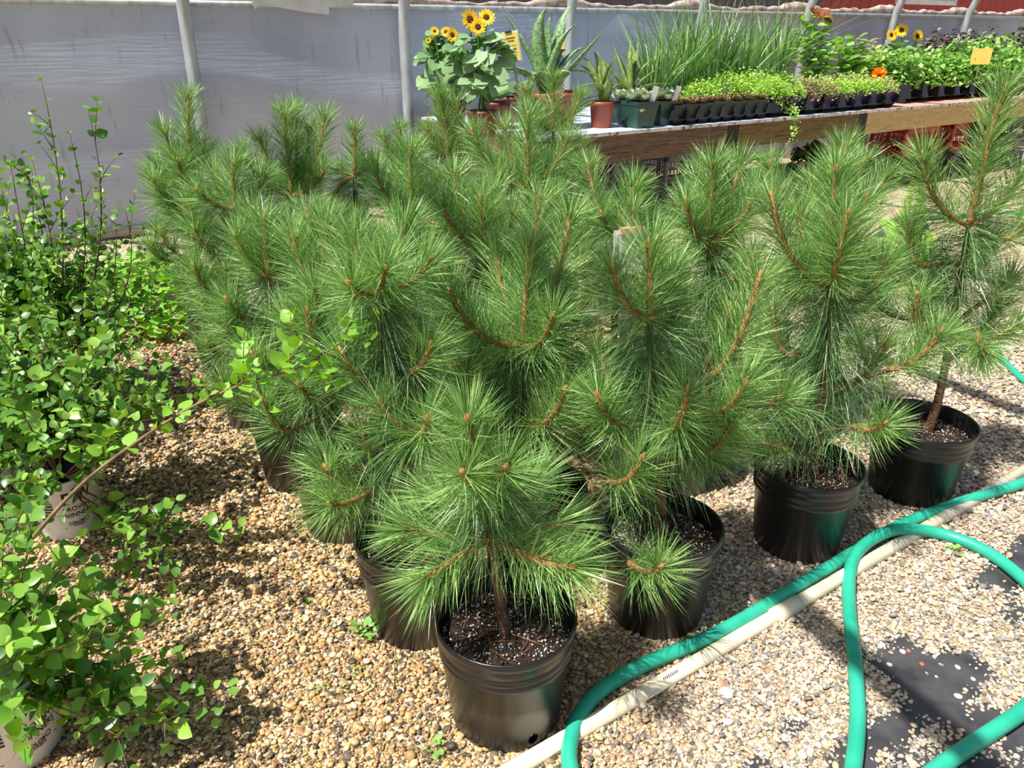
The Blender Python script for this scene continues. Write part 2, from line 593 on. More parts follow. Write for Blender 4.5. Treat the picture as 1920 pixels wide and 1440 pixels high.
# hoop poles: upright to the shoulder, then bent inwards over the aisle
HS = [-0.31, 1.56, 3.43, 5.30, 7.17, 9.04, 10.92, 12.79, 14.66]
hoop_pts = []
for z in np.linspace(0, 1.55, 6):
    hoop_pts.append((0, 0, z))
for a in np.linspace(0.12, math.pi * 0.5, 12):
    hoop_pts.append((0, -4.25 * (1 - math.cos(a)), 1.55 + 2.2 * math.sin(a)))
for a in np.linspace(math.pi * 0.5, math.pi, 12)[1:]:
    hoop_pts.append((0, -4.25 * (1 - math.cos(a)), 1.55 + 2.2 * math.sin(a)))
hoop_pts += [(0, -8.5, 0.8), (0, -8.5, 0)]
hb = MB()
hb.tube(hoop_pts, 0.05, 12)
hoop_me = mesh_py('hoop', hb.V, hb.F, True)
hoop_where = ['beyond the shrubs', 'rising behind the leftmost pine tip', 'left of the sunflowers', 'behind the big aloe', 'behind the tall grass',
              'beside the rust flowers', 'left of the three sunflowers', 'behind the purple foliage', 'at the far end of the bench']
for s, w in zip(HS, hoop_where):
    o = framed('hoop_pole', hoop_me, MT['galv'], s, WALL_N - 0.11)
    tag(o, 'galvanised greenhouse hoop pole ' + w, 'pole', 'greenhouse hoop poles')

# rolled-up curtain lying above the rail
pts, rad = [], []
for x in np.linspace(2.4, 16.5, 320):
    near = min(abs(x - h) for h in HS)
    r = 0.026 + 0.038 * math.exp(-(near / 0.3) ** 2) + 0.007 * math.sin(x * 7) * math.sin(x * 3.3)
    r += 0.006 * (x > 8) + 0.003 * math.sin(x * 31) * (x > 8)
    pts.append((x, 0, 0.9 * r + 0.006 * math.sin(x * 23)))
    rad.append(max(r, 0.02))
b = MB()
b.tube(pts, rad, 9)
tag(framed('side_curtain', mesh_py('side_curtain', b.V, b.F, True), MT['curtain'], 0, WALL_N + 0.02, RAIL_Z + 0.015), 'dirty white plastic side curtain rolled up along the rail', 'curtain')

# torn flap of the curtain over the rail
fv, ff = [], []
prof = [(1.98, .02), (2.0, -.035), (2.05, .0), (2.2, -.02), (2.4, -.05), (2.62, -.07), (2.63, -.01), (2.85, .0)]
for x, z in prof:
    fv += [(x, -0.03, z), (x, -0.034, 0.09), (x, -0.024, z), (x, -0.028, 0.09)]
for i in range(len(prof) - 1):
    a, c = 4 * i, 4 * i + 4
    ff += [(a, c, c + 1, a + 1), (a + 2, a + 3, c + 3, c + 2), (a, a + 2, c + 2, c)]
tag(framed('curtain_scrap', mesh_py('curtain_scrap', fv, ff), MT['scrap'], 0.12, WALL_N - 0.06, RAIL_Z), 'torn pale scrap of plastic hanging over the rail', 'plastic scrap')

# diagonal tie wire by the second hoop
b = MB()
b.tube([gn(880 + 0, -6, WALL_N - .3), gn(930, 0, WALL_N - .3), gn(1005, 80, WALL_N - .3), gn(1030, 112, WALL_N - .3)], 0.007, 6)
tag(b.build('tie_wire', MT['galv'], None, True), 'thin pale tie wire slanting down behind the aloe', 'wire')

# barn beyond the wall
barn = thing('barn', su(14, 10.5), 'red board barn beyond the film wall with a white window', 'building')
barn.rotation_euler = (0, 0, WRZ)
bd = boxmesh('board', [((0, 0, 1.7), 0.298, 0.03, 3.4)])
for m_ in ('barn_red', 'barn_grey'):
    pass
bd_red, bd_grey = bd, bd.copy()
bd_red.materials.append(MT['barn_red'])
bd_grey.materials.append(MT['barn_grey'])
for i in range(60):
    x = -9.0 + i * 0.31
    o = put('board', bd_grey if x < .3 else bd_red, None, barn)
    o.location = (x, 0.0, 0)
put('back_panel', boxmesh('back_panel', [((.2, .06, 1.68), 18.6, .06, 3.36)]), MT['barn_red'], barn)
tr = put('window_trim', boxmesh('window_trim', [((3.7, -.03, 2.12), 2.3, .05, .09), ((2.6, -.03, 2.7), .09, .05, 1.2), ((4.8, -.03, 2.7), .09, .05, 1.2), ((3.7, -.03, 3.27), 2.3, .05, .09)]), MT['white_paint'], barn)
put('window_pane', boxmesh('window_pane', [((3.7, -.02, 2.7), 2.1, .02, 1.1)]), MT['clear'], tr)
put('eave', boxmesh('eave', [((.2, -.2, 3.45), 19, .7, .08)]), MT['white_paint'], barn)

# ------------------------------------------------------------------ ground cloth and gravel
def cp(x, y):
    return (1280 + x / 3, 960 + y / 3)


PATCH = [
    [cp(*q) for q in [(1050, 850), (1120, 780), (1200, 725), (1260, 700), (1300, 740), (1345, 775), (1400, 815), (1460, 790), (1520, 780), (1590, 790), (1640, 810), (1700, 880), (1750, 960),
                      (1690, 990), (1640, 1010), (1600, 1060), (1700, 1085), (1800, 1130), (1920, 1080), (2020, 1100), (2080, 1300), (1990, 1480), (1500, 1500), (1100, 1520), (800, 1490), (830, 1400), (900, 1270),
                      (1010, 1222), (1070, 1180), (1130, 1140), (1200, 1110), (1265, 1090), (1235, 1040), (1200, 990), (1160, 950), (1110, 900)]],
    [cp(*q) for q in [(1590, 450), (1640, 400), (1720, 320), (1800, 250), (1870, 170), (1920, 110), (1990, 80), (2020, 300), (1990, 420), (1920, 425), (1870, 470), (1830, 482), (1780, 440), (1740, 420), (1660, 430)]],
    [cp(*q) for q in [(1820, 560), (1860, 535), (1905, 530), (1940, 570), (1920, 605), (1870, 612), (1835, 595)]],
    [cp(*q) for q in [(560, 1290), (590, 1220), (640, 1180), (680, 1180), (660, 1220), (610, 1260), (600, 1300)]],
    [cp(*q) for q in [(370, 1440), (400, 1405), (450, 1405), (460, 1440), (440, 1470), (390, 1470)]],
]
ISLE = [
    [cp(*q) for q in [(1085, 1400), (1130, 1350), (1200, 1330), (1260, 1350), (1280, 1250), (1330, 1220), (1340, 1150), (1400, 1160), (1430, 1200), (1500, 1225), (1560, 1250), (1580, 1320), (1500, 1360), (1420, 1400), (1330, 1430), (1280, 1470), (1150, 1490)]],
    [cp(*q) for q in [(1600, 1090), (1660, 1070), (1720, 1100), (1690, 1140), (1620, 1150)]],
    [cp(*q) for q in [(1640, 1370), (1700, 1300), (1790, 1260), (1800, 1310), (1720, 1400), (1660, 1410)]],
    [cp(*q) for q in [(1790, 1400), (1860, 1350), (1930, 1330), (1950, 1420), (1850, 1460)]],
]


def inside(P, poly):
    x, y = P[:, 0], P[:, 1]
    c = np.zeros(len(P), bool)
    j = len(poly) - 1
    for i in range(len(poly)):
        xi, yi = poly[i][0], poly[i][1]
        xj, yj = poly[j][0], poly[j][1]
        hit = ((yi > y) != (yj > y)) & (x < (xj - xi) * (y - yi) / (yj - yi + 1e-12) + xi)
        c ^= hit
        j = i
    return c


patch_g = [[gz(*q)[:2] for q in poly] for poly in PATCH]
isle_g = [[gz(*q)[:2] for q in poly] for poly in ISLE]
# the cloth shows where the gravel is scraped away; its cut edges run a little under the stones
cv, cf = [], []
for poly in patch_g:
    c_ = np.mean(poly, axis=0)
    k0 = len(cv)
    for p_ in poly:
        d_ = p_ - c_
        e_ = c_ + d_ * (1 + .022 / max(np.linalg.norm(d_), .02))
        cv.append((e_[0], e_[1], 0.0025))
    cf.append(tuple(range(k0, len(cv))))
cl = put('ground_cloth', mesh_py('ground_cloth', cv, cf), MT['cloth'])
tag(cl, 'black woven ground cloth showing through the scraped gravel', 'ground cloth')

cv2 = [tuple(gz(x, y, .003)) for x, y in [(1628, 470), (1650, 420), (1700, 398), (1730, 400), (1748, 440), (1740, 480), (1700, 500), (1650, 495)]]
tag(put('ground_cloth', mesh_py('ground_cloth', cv2, [tuple(range(8))]), MT['cloth']), 'dark ground cloth around the fern pot', 'ground cloth')

# pebbles
def scatter(x0, x1, y0, y1, dens):
    n = int((x1 - x0) * (y1 - y0) * dens)
    return np.stack([RNG.uniform(x0, x1, n), RNG.uniform(y0, y1, n)], 1)


P = np.concatenate([scatter(-1.35, 1.9, 0.92, 1.7, 24000), scatter(-1.9, 2.3, 1.7, 2.6, 15000), scatter(-2.6, 3.6, 2.6, 4.3, 6500)])
q = np.column_stack([P, np.zeros(len(P))]) - CAMP
zc = q[:, 1] * CP - q[:, 2] * SP
px = 960 + FOC * q[:, 0] / zc
P = P[(px > -160) & (px < 2080)]
bare = np.zeros(len(P), bool)
wob = P + RNG.normal(0, 0.012, P.shape)
for poly in patch_g:
    bare |= inside(wob, poly)
for poly in isle_g:
    bare &= ~(inside(wob, poly) & (RNG.random(len(P)) < 0.8))
keep = ~bare | (RNG.random(len(P)) < 0.004)
P = P[keep]
N = len(P)
far = np.clip((P[:, 1] - 1.6) / 1.6, 0, 1)
size = RNG.lognormal(math.log(0.0040), 0.32, N) * (1 + 0.55 * far)
size = np.clip(size, 0.0026, 0.013)
scl = np.stack([size * RNG.uniform(.95, 1.35, N), size * RNG.uniform(.75, 1.05, N), size * RNG.uniform(.45, .8, N)], 1)
rot = np.stack([RNG.normal(0, .3, N), RNG.normal(0, .3, N), RNG.uniform(0, 6.28, N)], 1)
warm = np.array([srgb(*c) for c in [(190, 156, 102), (206, 174, 120), (170, 134, 86), (208, 186, 140), (140, 114, 82), (104, 90, 74), (196, 158, 108), (78, 72, 64), (214, 198, 160), (176, 132, 92)]])
cool = np.array([srgb(*c) for c in [(208, 194, 170), (216, 204, 184), (190, 172, 146), (172, 162, 148), (146, 140, 134), (222, 212, 196), (202, 180, 148), (124, 118, 114), (204, 186, 160), (184, 150, 122)]])
pick = RNG.integers(0, 10, N)
wgt = np.clip(0.5 + (P[:, 0] - 0.25 - 0.35 * (P[:, 1] - 1.3)) / 0.5 + RNG.normal(0, .15, N), 0, 1)[:, None]
tint = (warm[pick] * (1 - wgt) + cool[pick] * wgt) * RNG.uniform(.8, 1.1, (N, 1))
me = bpy.data.meshes.new('gravel')
me.vertices.add(N)
me.vertices.foreach_set('co', np.column_stack([P, size * RNG.uniform(0.2, 1.3, N)]).astype(np.float32).ravel())
for nm, ty, dat in (('pscale', 'FLOAT_VECTOR', scl), ('prot', 'FLOAT_VECTOR', rot)):
    a = me.attributes.new(nm, ty, 'POINT')
    a.data.foreach_set('vector', dat.astype(np.float32).ravel())
a = me.attributes.new('tint', 'FLOAT_COLOR', 'POINT')
a.data.foreach_set('color', np.column_stack([tint, np.ones(N)]).astype(np.float32).ravel())
gravel = put('gravel', me, None)
tag(gravel, 'loose tan and grey pea gravel covering the greenhouse ground', 'gravel', None, 'stuff')
ng = bpy.data.node_groups.new('gravel_nodes', 'GeometryNodeTree')
ng.interface.new_socket('Geometry', in_out='INPUT', socket_type='NodeSocketGeometry')
ng.interface.new_socket('Geometry', in_out='OUTPUT', socket_type='NodeSocketGeometry')
gi, go = ng.nodes.new('NodeGroupInput'), ng.nodes.new('NodeGroupOutput')
ico = ng.nodes.new('GeometryNodeMeshIcoSphere')
ico.inputs['Subdivisions'].default_value = 2
sm = ng.nodes.new('GeometryNodeSetShadeSmooth')
smt = ng.nodes.new('GeometryNodeSetMaterial')
smt.inputs['Material'].default_value = MT['pebble']
iop = ng.nodes.new('GeometryNodeInstanceOnPoints')
n_s, n_r = ng.nodes.new('GeometryNodeInputNamedAttribute'), ng.nodes.new('GeometryNodeInputNamedAttribute')
n_s.data_type = n_r.data_type = 'FLOAT_VECTOR'
n_s.inputs['Name'].default_value = 'pscale'
n_r.inputs['Name'].default_value = 'prot'
e2r = ng.nodes.new('FunctionNodeEulerToRotation')
l = ng.links.new
l(ico.outputs['Mesh'], sm.inputs['Geometry'])
l(sm.outputs[0], smt.inputs['Geometry'])
l(gi.outputs[0], iop.inputs['Points'])
l(smt.outputs[0], iop.inputs['Instance'])
l(n_r.outputs['Attribute'], e2r.inputs[0])
l(e2r.outputs[0], iop.inputs['Rotation'])
l(n_s.outputs['Attribute'], iop.inputs['Scale'])
l(iop.outputs[0], go.inputs[0])
gravel.modifiers.new('pebbles', 'NODES').node_group = ng

# ================================================================== PINES
POT_R, POT_H = 0.168, 0.305


def pot_profile(r, h):
    return [(0.0, 0.0), (r * .76, 0.0), (r * .80, 0.008), (r * .925, h * .70), (r * .955, h * .705), (r * .955, h * .745), (r * .94, h * .755), (r * .965, h * .775),
            (r * .965, h * .82), (r * .95, h * .83), (r * .975, h * .85), (r * .975, h * .90), (r * .985, h * .93)]


def rim_profile(r, h):
    return [(r * .985, h * .925), (r * 1.0, h * .945), (r * 1.01, h * .975), (r * 1.0, h * 1.0), (r * .975, h * 1.005), (r * .955, h * .985), (r * .93, h * .80), (r * .91, h * .72)]


def pot_meshes(r, h):
    b = MB().lathe(pot_profile(r, h), 40)
    c = MB().lathe(rim_profile(r, h), 40)
    return mesh_py('pot', b.V, b.F, True), mesh_py('pot_rim', c.V, c.F, True)


POT_ME = pot_meshes(POT_R, POT_H)
POT_BIG = pot_meshes(POT_R * 1.04, POT_H * .95)


def soil_mesh(r, z, seed):
    rr = np.random.default_rng(seed)
    V, F, nr, na = [(0, 0, z + .012)], [], 5, 20
    for i in range(1, nr + 1):
        for j in range(na):
            a = 2 * math.pi * j / na
            V.append((r * i / nr * math.cos(a), r * i / nr * math.sin(a), z + .012 * (1 - i / nr) + rr.normal(0, .003)))
    for j in range(na):
        F.append((0, 1 + j, 1 + (j + 1) % na))
    for i in range(nr - 1):
        for j in range(na):
            a, c = 1 + i * na, 1 + (i + 1) * na
            F.append((a + j, c + j, c + (j + 1) % na, a + (j + 1) % na))
    return mesh_py('soil', V, F, True)


OCT_V = np.array([(1, 0, 0), (-1, 0, 0), (0, 1, 0), (0, -1, 0), (0, 0, 1), (0, 0, -1)], float)
OCT_F = np.array([(0, 2, 4), (2, 1, 4), (1, 3, 4), (3, 0, 4), (2, 0, 5), (1, 2, 5), (3, 1, 5), (0, 3, 5)])


def bits(name, r, z, n, smin, smax, mat, parent, rr):
    a, d = rr.uniform(0, 6.28, n), r * np.sqrt(rr.random(n))
    pos = np.stack([d * np.cos(a), d * np.sin(a), z + .012 * (1 - d / r) + rr.uniform(0, .004, n)], 1)
    Mx = basis(pos, unit(rr.normal(0, 1, (n, 3))), unit(rr.normal(0, 1, (n, 3))), rr.uniform(smin, smax, n))
    V, F = merge(OCT_V * np.array([1, .8, .65]), OCT_F, Mx)
    return tag(put(name, mesh_np(name, V, F), mat, parent), kind='stuff')


def needle_mesh(name, B, D, L, w, droop, rr):
    """three-triangle tapered curved blades"""
    n = len(B)
    D = unit(D)
    S = unit(np.cross(D, rr.normal(0, 1, (n, 3))))
    L = L[:, None]
    W = (w * rr.uniform(.8, 1.2, n))[:, None]
    g = np.array([0, 0, -1.0])[None] * (droop * rr.uniform(.5, 1.5, n))[:, None]
    bend = unit(np.cross(D, S)) * rr.normal(0, .05, (n, 1))
    p1 = B + D * L * .52 + (g * .27 + bend * .3) * L
    p2 = B + D * L + (g + bend) * L
    V = np.stack([B - S * W * .4, B + S * W * .4, p1 - S * W * .5, p1 + S * W * .5, p2], 1).reshape(-1, 3)
    f = np.array([(0, 1, 3), (0, 3, 2), (2, 3, 4)])
    F = (f[None] + (np.arange(n) * 5)[:, None, None]).reshape(-1, 3)
    return mesh_np(name, V, F)


def along(pts, s):
    P = np.asarray(pts)
    k = len(P) - 1
    x = np.clip(s * k, 0, k - 1e-6)
    i = x.astype(int)
    f = (x - i)[:, None]
    return P[i] * (1 - f) + P[i + 1] * f, unit(P[i + 1] - P[i])


def ring(T, rr):
    n = len(T)
    a = unit(np.cross(T, rr.normal(0, 1, (n, 3))))
    return a


def build_shoot(t, pts, rr, nlen, dens, r0=.0098, r1=.0078, young=True, tip=True, first=0.06):
    """stem with its needles and end bud as sub-parts; pts are local to the tree"""
    pts = np.asarray(pts)
    length = float(np.sum(np.linalg.norm(np.diff(pts, axis=0), axis=1)))
    k = len(pts)
    V, F = tube(pts, np.linspace(r0, r1, k), 6)
    st = put('shoot', mesh_py('shoot', V, F, True), MT['shoot'] if young else MT['bark'], t)
    n = int(dens * (length / .2) ** .9) + (60 if tip else 0)
    s = rr.uniform(first, 1, n)
    if tip:
        s[-60:] = rr.uniform(.93, 1, 60)
    p, T = along(pts, s)
    R = ring(T, rr)
    if young:
        ang = np.radians(54 - 20 * s ** 1.3 + rr.normal(0, 9, n))
        endm = s > .93
        ang[endm] = np.radians(rr.uniform(8, 62, endm.sum()))
        L = nlen * rr.uniform(.8, 1.12, n) * (1 - .18 * (s > .93))
        dr = .05
    else:
        ang = np.radians(82 + rr.normal(0, 16, n))
        L = nlen * rr.uniform(.85, 1.2, n)
        dr = .30
    D = T * np.cos(ang)[:, None] + R * np.sin(ang)[:, None]
    nm = needle_mesh('needles', p + R * r1, D, L, .0018, dr, rr)
    tag(put('needles', nm, MT['needle'] if young else MT['needle_old'], st), kind='stuff')
    if tip:
        d = unit(pts[-1] - pts[-2])
        e = pts[-1]
        V, F = tube([e - d * .004, e + d * .003, e + d * .009, e + d * .016], [r1 * .95, r1 * 1.0, r1 * .65, r1 * .12], 6)
        put('bud', mesh_py('bud', V, F, True), MT['bud'], st)
    return st


def pine(base, trunk, leader, shoots, label, seed, extra=6, big=False, nlen=.124, dens=370, low=.28, detail=True, dead=0, whorl_old=True, open_front=False):
    """trunk / leader / shoots are picture points placed in the upright plane of the tree (dy = nearer or further)"""
    rr = np.random.default_rng(seed)
    bx, by = base
    t = thing('potted_pine', (bx, by, 0), label, 'potted pine', 'young pines in black nursery pots')
    o0 = np.array([bx, by, 0.0])
    r, h = (POT_R * 1.04, POT_H * .95) if big else (POT_R, POT_H)
    pm_, rm_ = POT_BIG if big else POT_ME
    pt = put('pot', pm_, MT['pot'], t)
    put('pot_rim', rm_, MT['pot'], pt)
    pt.rotation_euler = (0, 0, rr.uniform(0, 6))
    sz = h * .80
    so = put('soil', soil_mesh(r * .935, sz, seed), MT['soil'], t)
    if detail:
        bits('perlite', r * .90, sz, 600, .0014, .0048, MT['perlite'], so, rr)
        bits('bark_chip', r * .90, sz, 320, .002, .0065, MT['bark_chip'], so, rr)
        n = 34
        a, d_ = rr.uniform(0, 6.28, n), r * .6 * np.sqrt(rr.random(n))
        p_ = np.stack([d_ * np.cos(a), d_ * np.sin(a), np.full(n, sz + .016)], 1)
        a2 = rr.uniform(0, 6.28, n)
        nm = needle_mesh('needle_litter', p_, np.stack([np.cos(a2), np.sin(a2), rr.normal(.02, .05, n)], 1), rr.uniform(.05, .09, n), .0016, 0.05, rr)
        tag(put('needle_litter', nm, MT['needle_dead'], so), kind='stuff')

    def loc(q):
        dy = q[2] if len(q) > 2 else 0.0
        return gy(q[0], q[1], by + dy) - o0

    T = [loc(q) for q in trunk]
    T[0][2] = sz - .01
    T[0][0] = np.clip(T[0][0], -.08, .08)
    TP = spline(T, 6)
    k = len(TP)
    V, F = tube(TP, np.linspace(.017, .0075, k), 8)
    tr_ = put('trunk', mesh_py('trunk', V, F, True), MT['bark'], t)
    top = TP[-1]
    # old needles along the upper trunk
    zfrac = np.linspace(0, 1, k)
    start = max(0, int(np.searchsorted(TP[:, 2], max(top[2] - .27, low))))
    if whorl_old and k - start >= 3:
        seg = TP[start:]
        n = int(520 * min(1.0, (seg[-1][2] - seg[0][2]) / .25) + 120)
        s = rr.uniform(0, 1, n)
        p, Tt = along(seg, s)
        R = ring(Tt, rr)
        ang = np.radians(88 + rr.normal(0, 16, n))
        D = Tt * np.cos(ang)[:, None] + R * np.sin(ang)[:, None]
        nm = needle_mesh('needles', p + R * .007, D, nlen * rr.uniform(.95, 1.25, n), .0019, .42, rr)
        tag(put('needles', nm, MT['needle_old'], tr_), kind='stuff')
    # leader
    lt = [top] + [loc(q) for q in leader]
    build_shoot(t, spline(lt, 8 if len(lt) == 2 else 5), rr, nlen, dens * 1.15, .0105, .008)
    # side shoots
    for sh in shoots:
        (b_, e_) = sh[:2] if not isinstance(sh[0], (int, float)) else (None, sh)
        e = loc(e_)
        if b_ is None:
            B = top
        else:
            B = loc(b_)
            dist = np.linalg.norm(TP - B, axis=1)
            i = int(np.argmin(dist + .6 * np.abs(TP[:, 2] - B[2])))
            if dist[i] > .03:
                a = TP[max(i - 1, 0)]
                mid = (a + B) / 2 + np.array([0, 0, -.01])
                build_shoot(t, bez(a, mid, B, 6), rr, nlen * 1.05, dens * .55, .0085, .0065, young=False, tip=False)
            else:
                B = TP[i]
        dv = e - B
        c = B + np.array([dv[0] * .72, dv[1] * .72, dv[2] * .22])
        build_shoot(t, bez(B, c, e, 9), rr, nlen, dens)
    # further branches all round that fill the crown
    zt = top[2]
    for q in range(extra):
        f = (q + rr.uniform(.1, .9)) / extra
        z = low + .06 + (zt - low - .06) * f
        i = int(np.argmin(np.abs(TP[:, 2] - z)))
        a = TP[i]
        az = q * 2.399 + seed + rr.normal(0, .3)
        reach = (.30 - .13 * f) * rr.uniform(.75, 1.1)
        if open_front and math.sin(az) < -.35:
            az = -az
        hd = np.array([math.cos(az), math.sin(az), 0])
        m_ = a + hd * reach * .5 + np.array([0, 0, -.01])
        build_shoot(t, bez(a, (a + m_) / 2 + [0, 0, .01], m_, 5), rr, nlen * 1.05, dens * .5, .008, .006, young=False, tip=False, first=.25)
        e = m_ + hd * reach * .42 + np.array([0, 0, rr.uniform(.06, .15)])
        build_shoot(t, bez(m_, m_ + hd * reach * .34, e, 8), rr, nlen, dens)
    if dead:
        n = dead
        p = np.stack([rr.normal(0, .05, n), rr.normal(0, .05, n), rr.uniform(low - .06, low + .1, n)], 1) + TP[k // 4] * np.array([1, 1, 0])
        D = unit(rr.normal(0, 1, (n, 3)) * np.array([1, 1, .3]))
        nm = needle_mesh('dead_needles', p, D, nlen * rr.uniform(.6, 1.0, n), .0014, .3, rr)
        tag(put('dead_needles', nm, MT['needle_dead'], tr_), kind='stuff')
    return t


# front edge, nearest pot first
pA = pine((-.015, 1.43), [(950, 1228), (938, 1130), (925, 1030), (903, 883)], [(888, 830, -.03), (877, 785, -.06)],
          [(868, 885, -.13), (948, 876, -.10), ((928, 1015), (1072, 1062, -.17)), ((926, 1010), (795, 1088, -.12)), ((924, 1000), (760, 990, .0)), ((924, 1000), (1060, 985, .08)), ((915, 960), (800, 930, .10)), ((912, 950), (1010, 900, .12))],
          'smallest young pine in the black pot beside the curled end of the green hose', 21, extra=0, low=.52, dead=30, whorl_old=True)
p2 = pine((.06, 2.00), [(985, 1010), (985, 900), (980, 780), (980, 652)], [(986, 560), (992, 458)],
          [(843, 548, -.16), (1037, 592, -.17), (913, 607, .10), (1070, 400, .14), (1010, 372, .24), (930, 470, .2), ((1042, 813, -.05), (1140, 760, -.10)), ((920, 800), (840, 740, 0)), ((985, 800, -.05), (1060, 730, -.2)), ((960, 850), (880, 830, -.15))],
          'tall pine with a five-armed crown just behind the smallest pine', 22, extra=9, open_front=True)
pB = pine((.42, 1.80), [(1243, 990), (1236, 850), (1222, 720), (1218, 600)], [(1218, 520), (1217, 455)],
          [(1150, 502, -.08), (1262, 505, .10), ((1335, 705), (1424, 518, -.02)), ((1325, 780, -.05), (1398, 715, -.12)), ((1437, 757, .05), (1468, 738, .02)), ((1140, 903, -.05), (1205, 857, -.15)),
           ((1180, 1055, -.15), (1240, 1062, -.27)), ((1300, 850), (1370, 800, -.1)), ((1190, 800), (1120, 740, -.1)), ((1260, 800, -.05), (1290, 730, -.2))],
          'pine in the pot against the hose bend, drooping a needle tuft over its pot front', 23, extra=5, open_front=True, dead=40)
pC = pine((.945, 2.135), [(1525, 915), (1530, 850), (1548, 700), (1555, 540)], [(1560, 430), (1567, 315)],
          [(1447, 367, -.05), (1625, 370, .05), (1500, 400, .16), (1590, 400, -.12), ((1665, 693, -.03), (1764, 622, -.10)), ((1600, 800, -.08), (1660, 793, -.20)), ((1480, 830), (1430, 830, -.1)), ((1600, 720, .05), (1660, 640, .05)), ((1500, 760, -.05), (1462, 742, -.1))],
          'pine with a long skirt of hanging needles, its pot touching the hose', 24, extra=4, open_front=True, dead=60)
pD = pine((1.475, 2.46), [(1738, 812), (1763, 733), (1797, 540), (1817, 423)], [(1840, 330), (1858, 250), (1884, 165)],
          [(1730, 290, -.05), (1915, 330, .05), ((1723, 615, -.05), (1720, 553, -.08)), ((1830, 620, -.05), (1843, 662, -.22)), ((1863, 633), (1910, 612, .0)), ((1700, 530), (1660, 495, 0)), ((1850, 560), (1900, 520, .1))],
          'tallest pine in the squat pot with bare curved trunk', 25, extra=6, open_front=True, big=True, low=.5)
pE = pine((-.265, 1.76), [(772, 1010), (765, 900), (728, 690), (711, 552)], [(716, 525, -.04), (722, 502, -.08)],
          [(655, 532, -.10), (808, 486, .02), (660, 440, .10), (760, 420, .18), ((687, 710, -.04), (640, 660, -.06)), ((770, 697, -.06), (807, 647, -.08)), ((783, 813, -.08), (714, 753, -.1)), ((783, 813, -.08), (801, 783, -.18)),
           ((700, 850), (680, 803, -.05)), ((690, 925, -.05), (618, 945, -.17)), ((700, 880, .05), (600, 860, .05))],
          'pine left of the smallest pine, its low ball tuft hanging over tan gravel', 26, extra=5, open_front=True)
pF = pine((-.57, 2.24), [(622, 880), (620, 720), (602, 560)], [(606, 480), (612, 418)],
          [(548, 440, .0), (650, 430, .08), (575, 395, .15), ((580, 640, -.05), (530, 590, -.1)), ((640, 700, -.05), (665, 620, -.1)), ((600, 740, -.05), (560, 720, -.18)), ((600, 620, -.06), (590, 540, -.16))],
          'pine two pots behind the ball-tufted pine along the left gravel path', 27, extra=6)
pG = pine((-.80, 2.55), [(540, 780), (520, 640), (503, 520)], [(498, 470), (495, 408)],
          [(440, 440, .0), (545, 420, .08), (470, 395, .12), ((470, 600, -.05), (425, 560, -.1)), ((500, 680, -.05), (460, 640, -.12)), ((540, 640), (570, 560, -.08))],
          'pine whose dull brown-sided pot stands clear on the tan gravel path', 28, extra=6)
pH = pine((-1.10, 3.03), [(468, 690), (452, 520), (443, 393)], [(438, 350), (437, 305)],
          [(370, 357, -.10), (400, 322, .10), (495, 330, .08), ((410, 482, -.05), (362, 427, -.1)), ((450, 560, -.05), (420, 500, -.12)), ((430, 600), (380, 560, -.05))],
          'pine between the back corner pine and the path pines, with a low splayed crown', 29, extra=6, detail=False)
pI = pine((-1.40, 3.56), [(395, 640), (372, 480), (354, 347)], [(356, 280), (351, 178)],
          [(307, 243, -.04), (333, 300, -.15), (385, 280, .0), (292, 313, .02), ((353, 410, -.05), (318, 368, -.1)), ((340, 480), (300, 430, 0)), ((370, 560, -.05), (340, 520, -.12))],
          'back corner pine by the light green vine with a single tall bottlebrush leader', 30, extra=6, detail=False)
# second file
pJ = pine((-.12, 2.57), [(930, 800), (916, 620), (911, 470)], [(905, 420), (900, 370)],
          [(827, 380, -.06), (848, 322, .12), (962, 400, .0), (925, 350, .2), ((860, 560, -.05), (800, 500, -.1)), ((930, 560), (985, 500, 0))],
          'pine with a pale left arm standing between the five-armed pine and the ball-tufted pine', 31, extra=9, detail=False)
pK = pine((-.41, 3.04), [(775, 700), (777, 540), (775, 412)], [(770, 350), (768, 277)],
          [(703, 318, -.05), (818, 330, .02), (745, 330, .10), (830, 420, -.1), ((760, 540, -.05), (700, 470, -.1)), ((800, 560), (850, 480, -.05))],
          'bushy pine with an upright leader in line below the second hoop pole', 32, extra=6, detail=False)
pL = pine((-.69, 3.47), [(672, 620), (668, 450), (665, 330)], [(665, 290), (664, 240)],
          [(640, 318, .0), (702, 300, .05), (625, 370, -.06), ((660, 430, -.05), (640, 390, -.12))],
          'thin pine with one lone narrow tip in front of the grey wall', 33, extra=6, detail=False, nlen=.085)
pM = pine((-1.0, 3.75), [(562, 600), (550, 480), (547, 367)], [(540, 290), (532, 210)],
          [(554, 203, .10), (450, 283, -.05), (487, 258, .06), (608, 215, .06), (610, 315, -.06), (580, 240, .15), ((530, 480), (480, 420, 0)), ((570, 480), (630, 420, 0))],
          'broad pine with a candelabra crown and a double leader before the grey wall', 34, extra=6, detail=False)
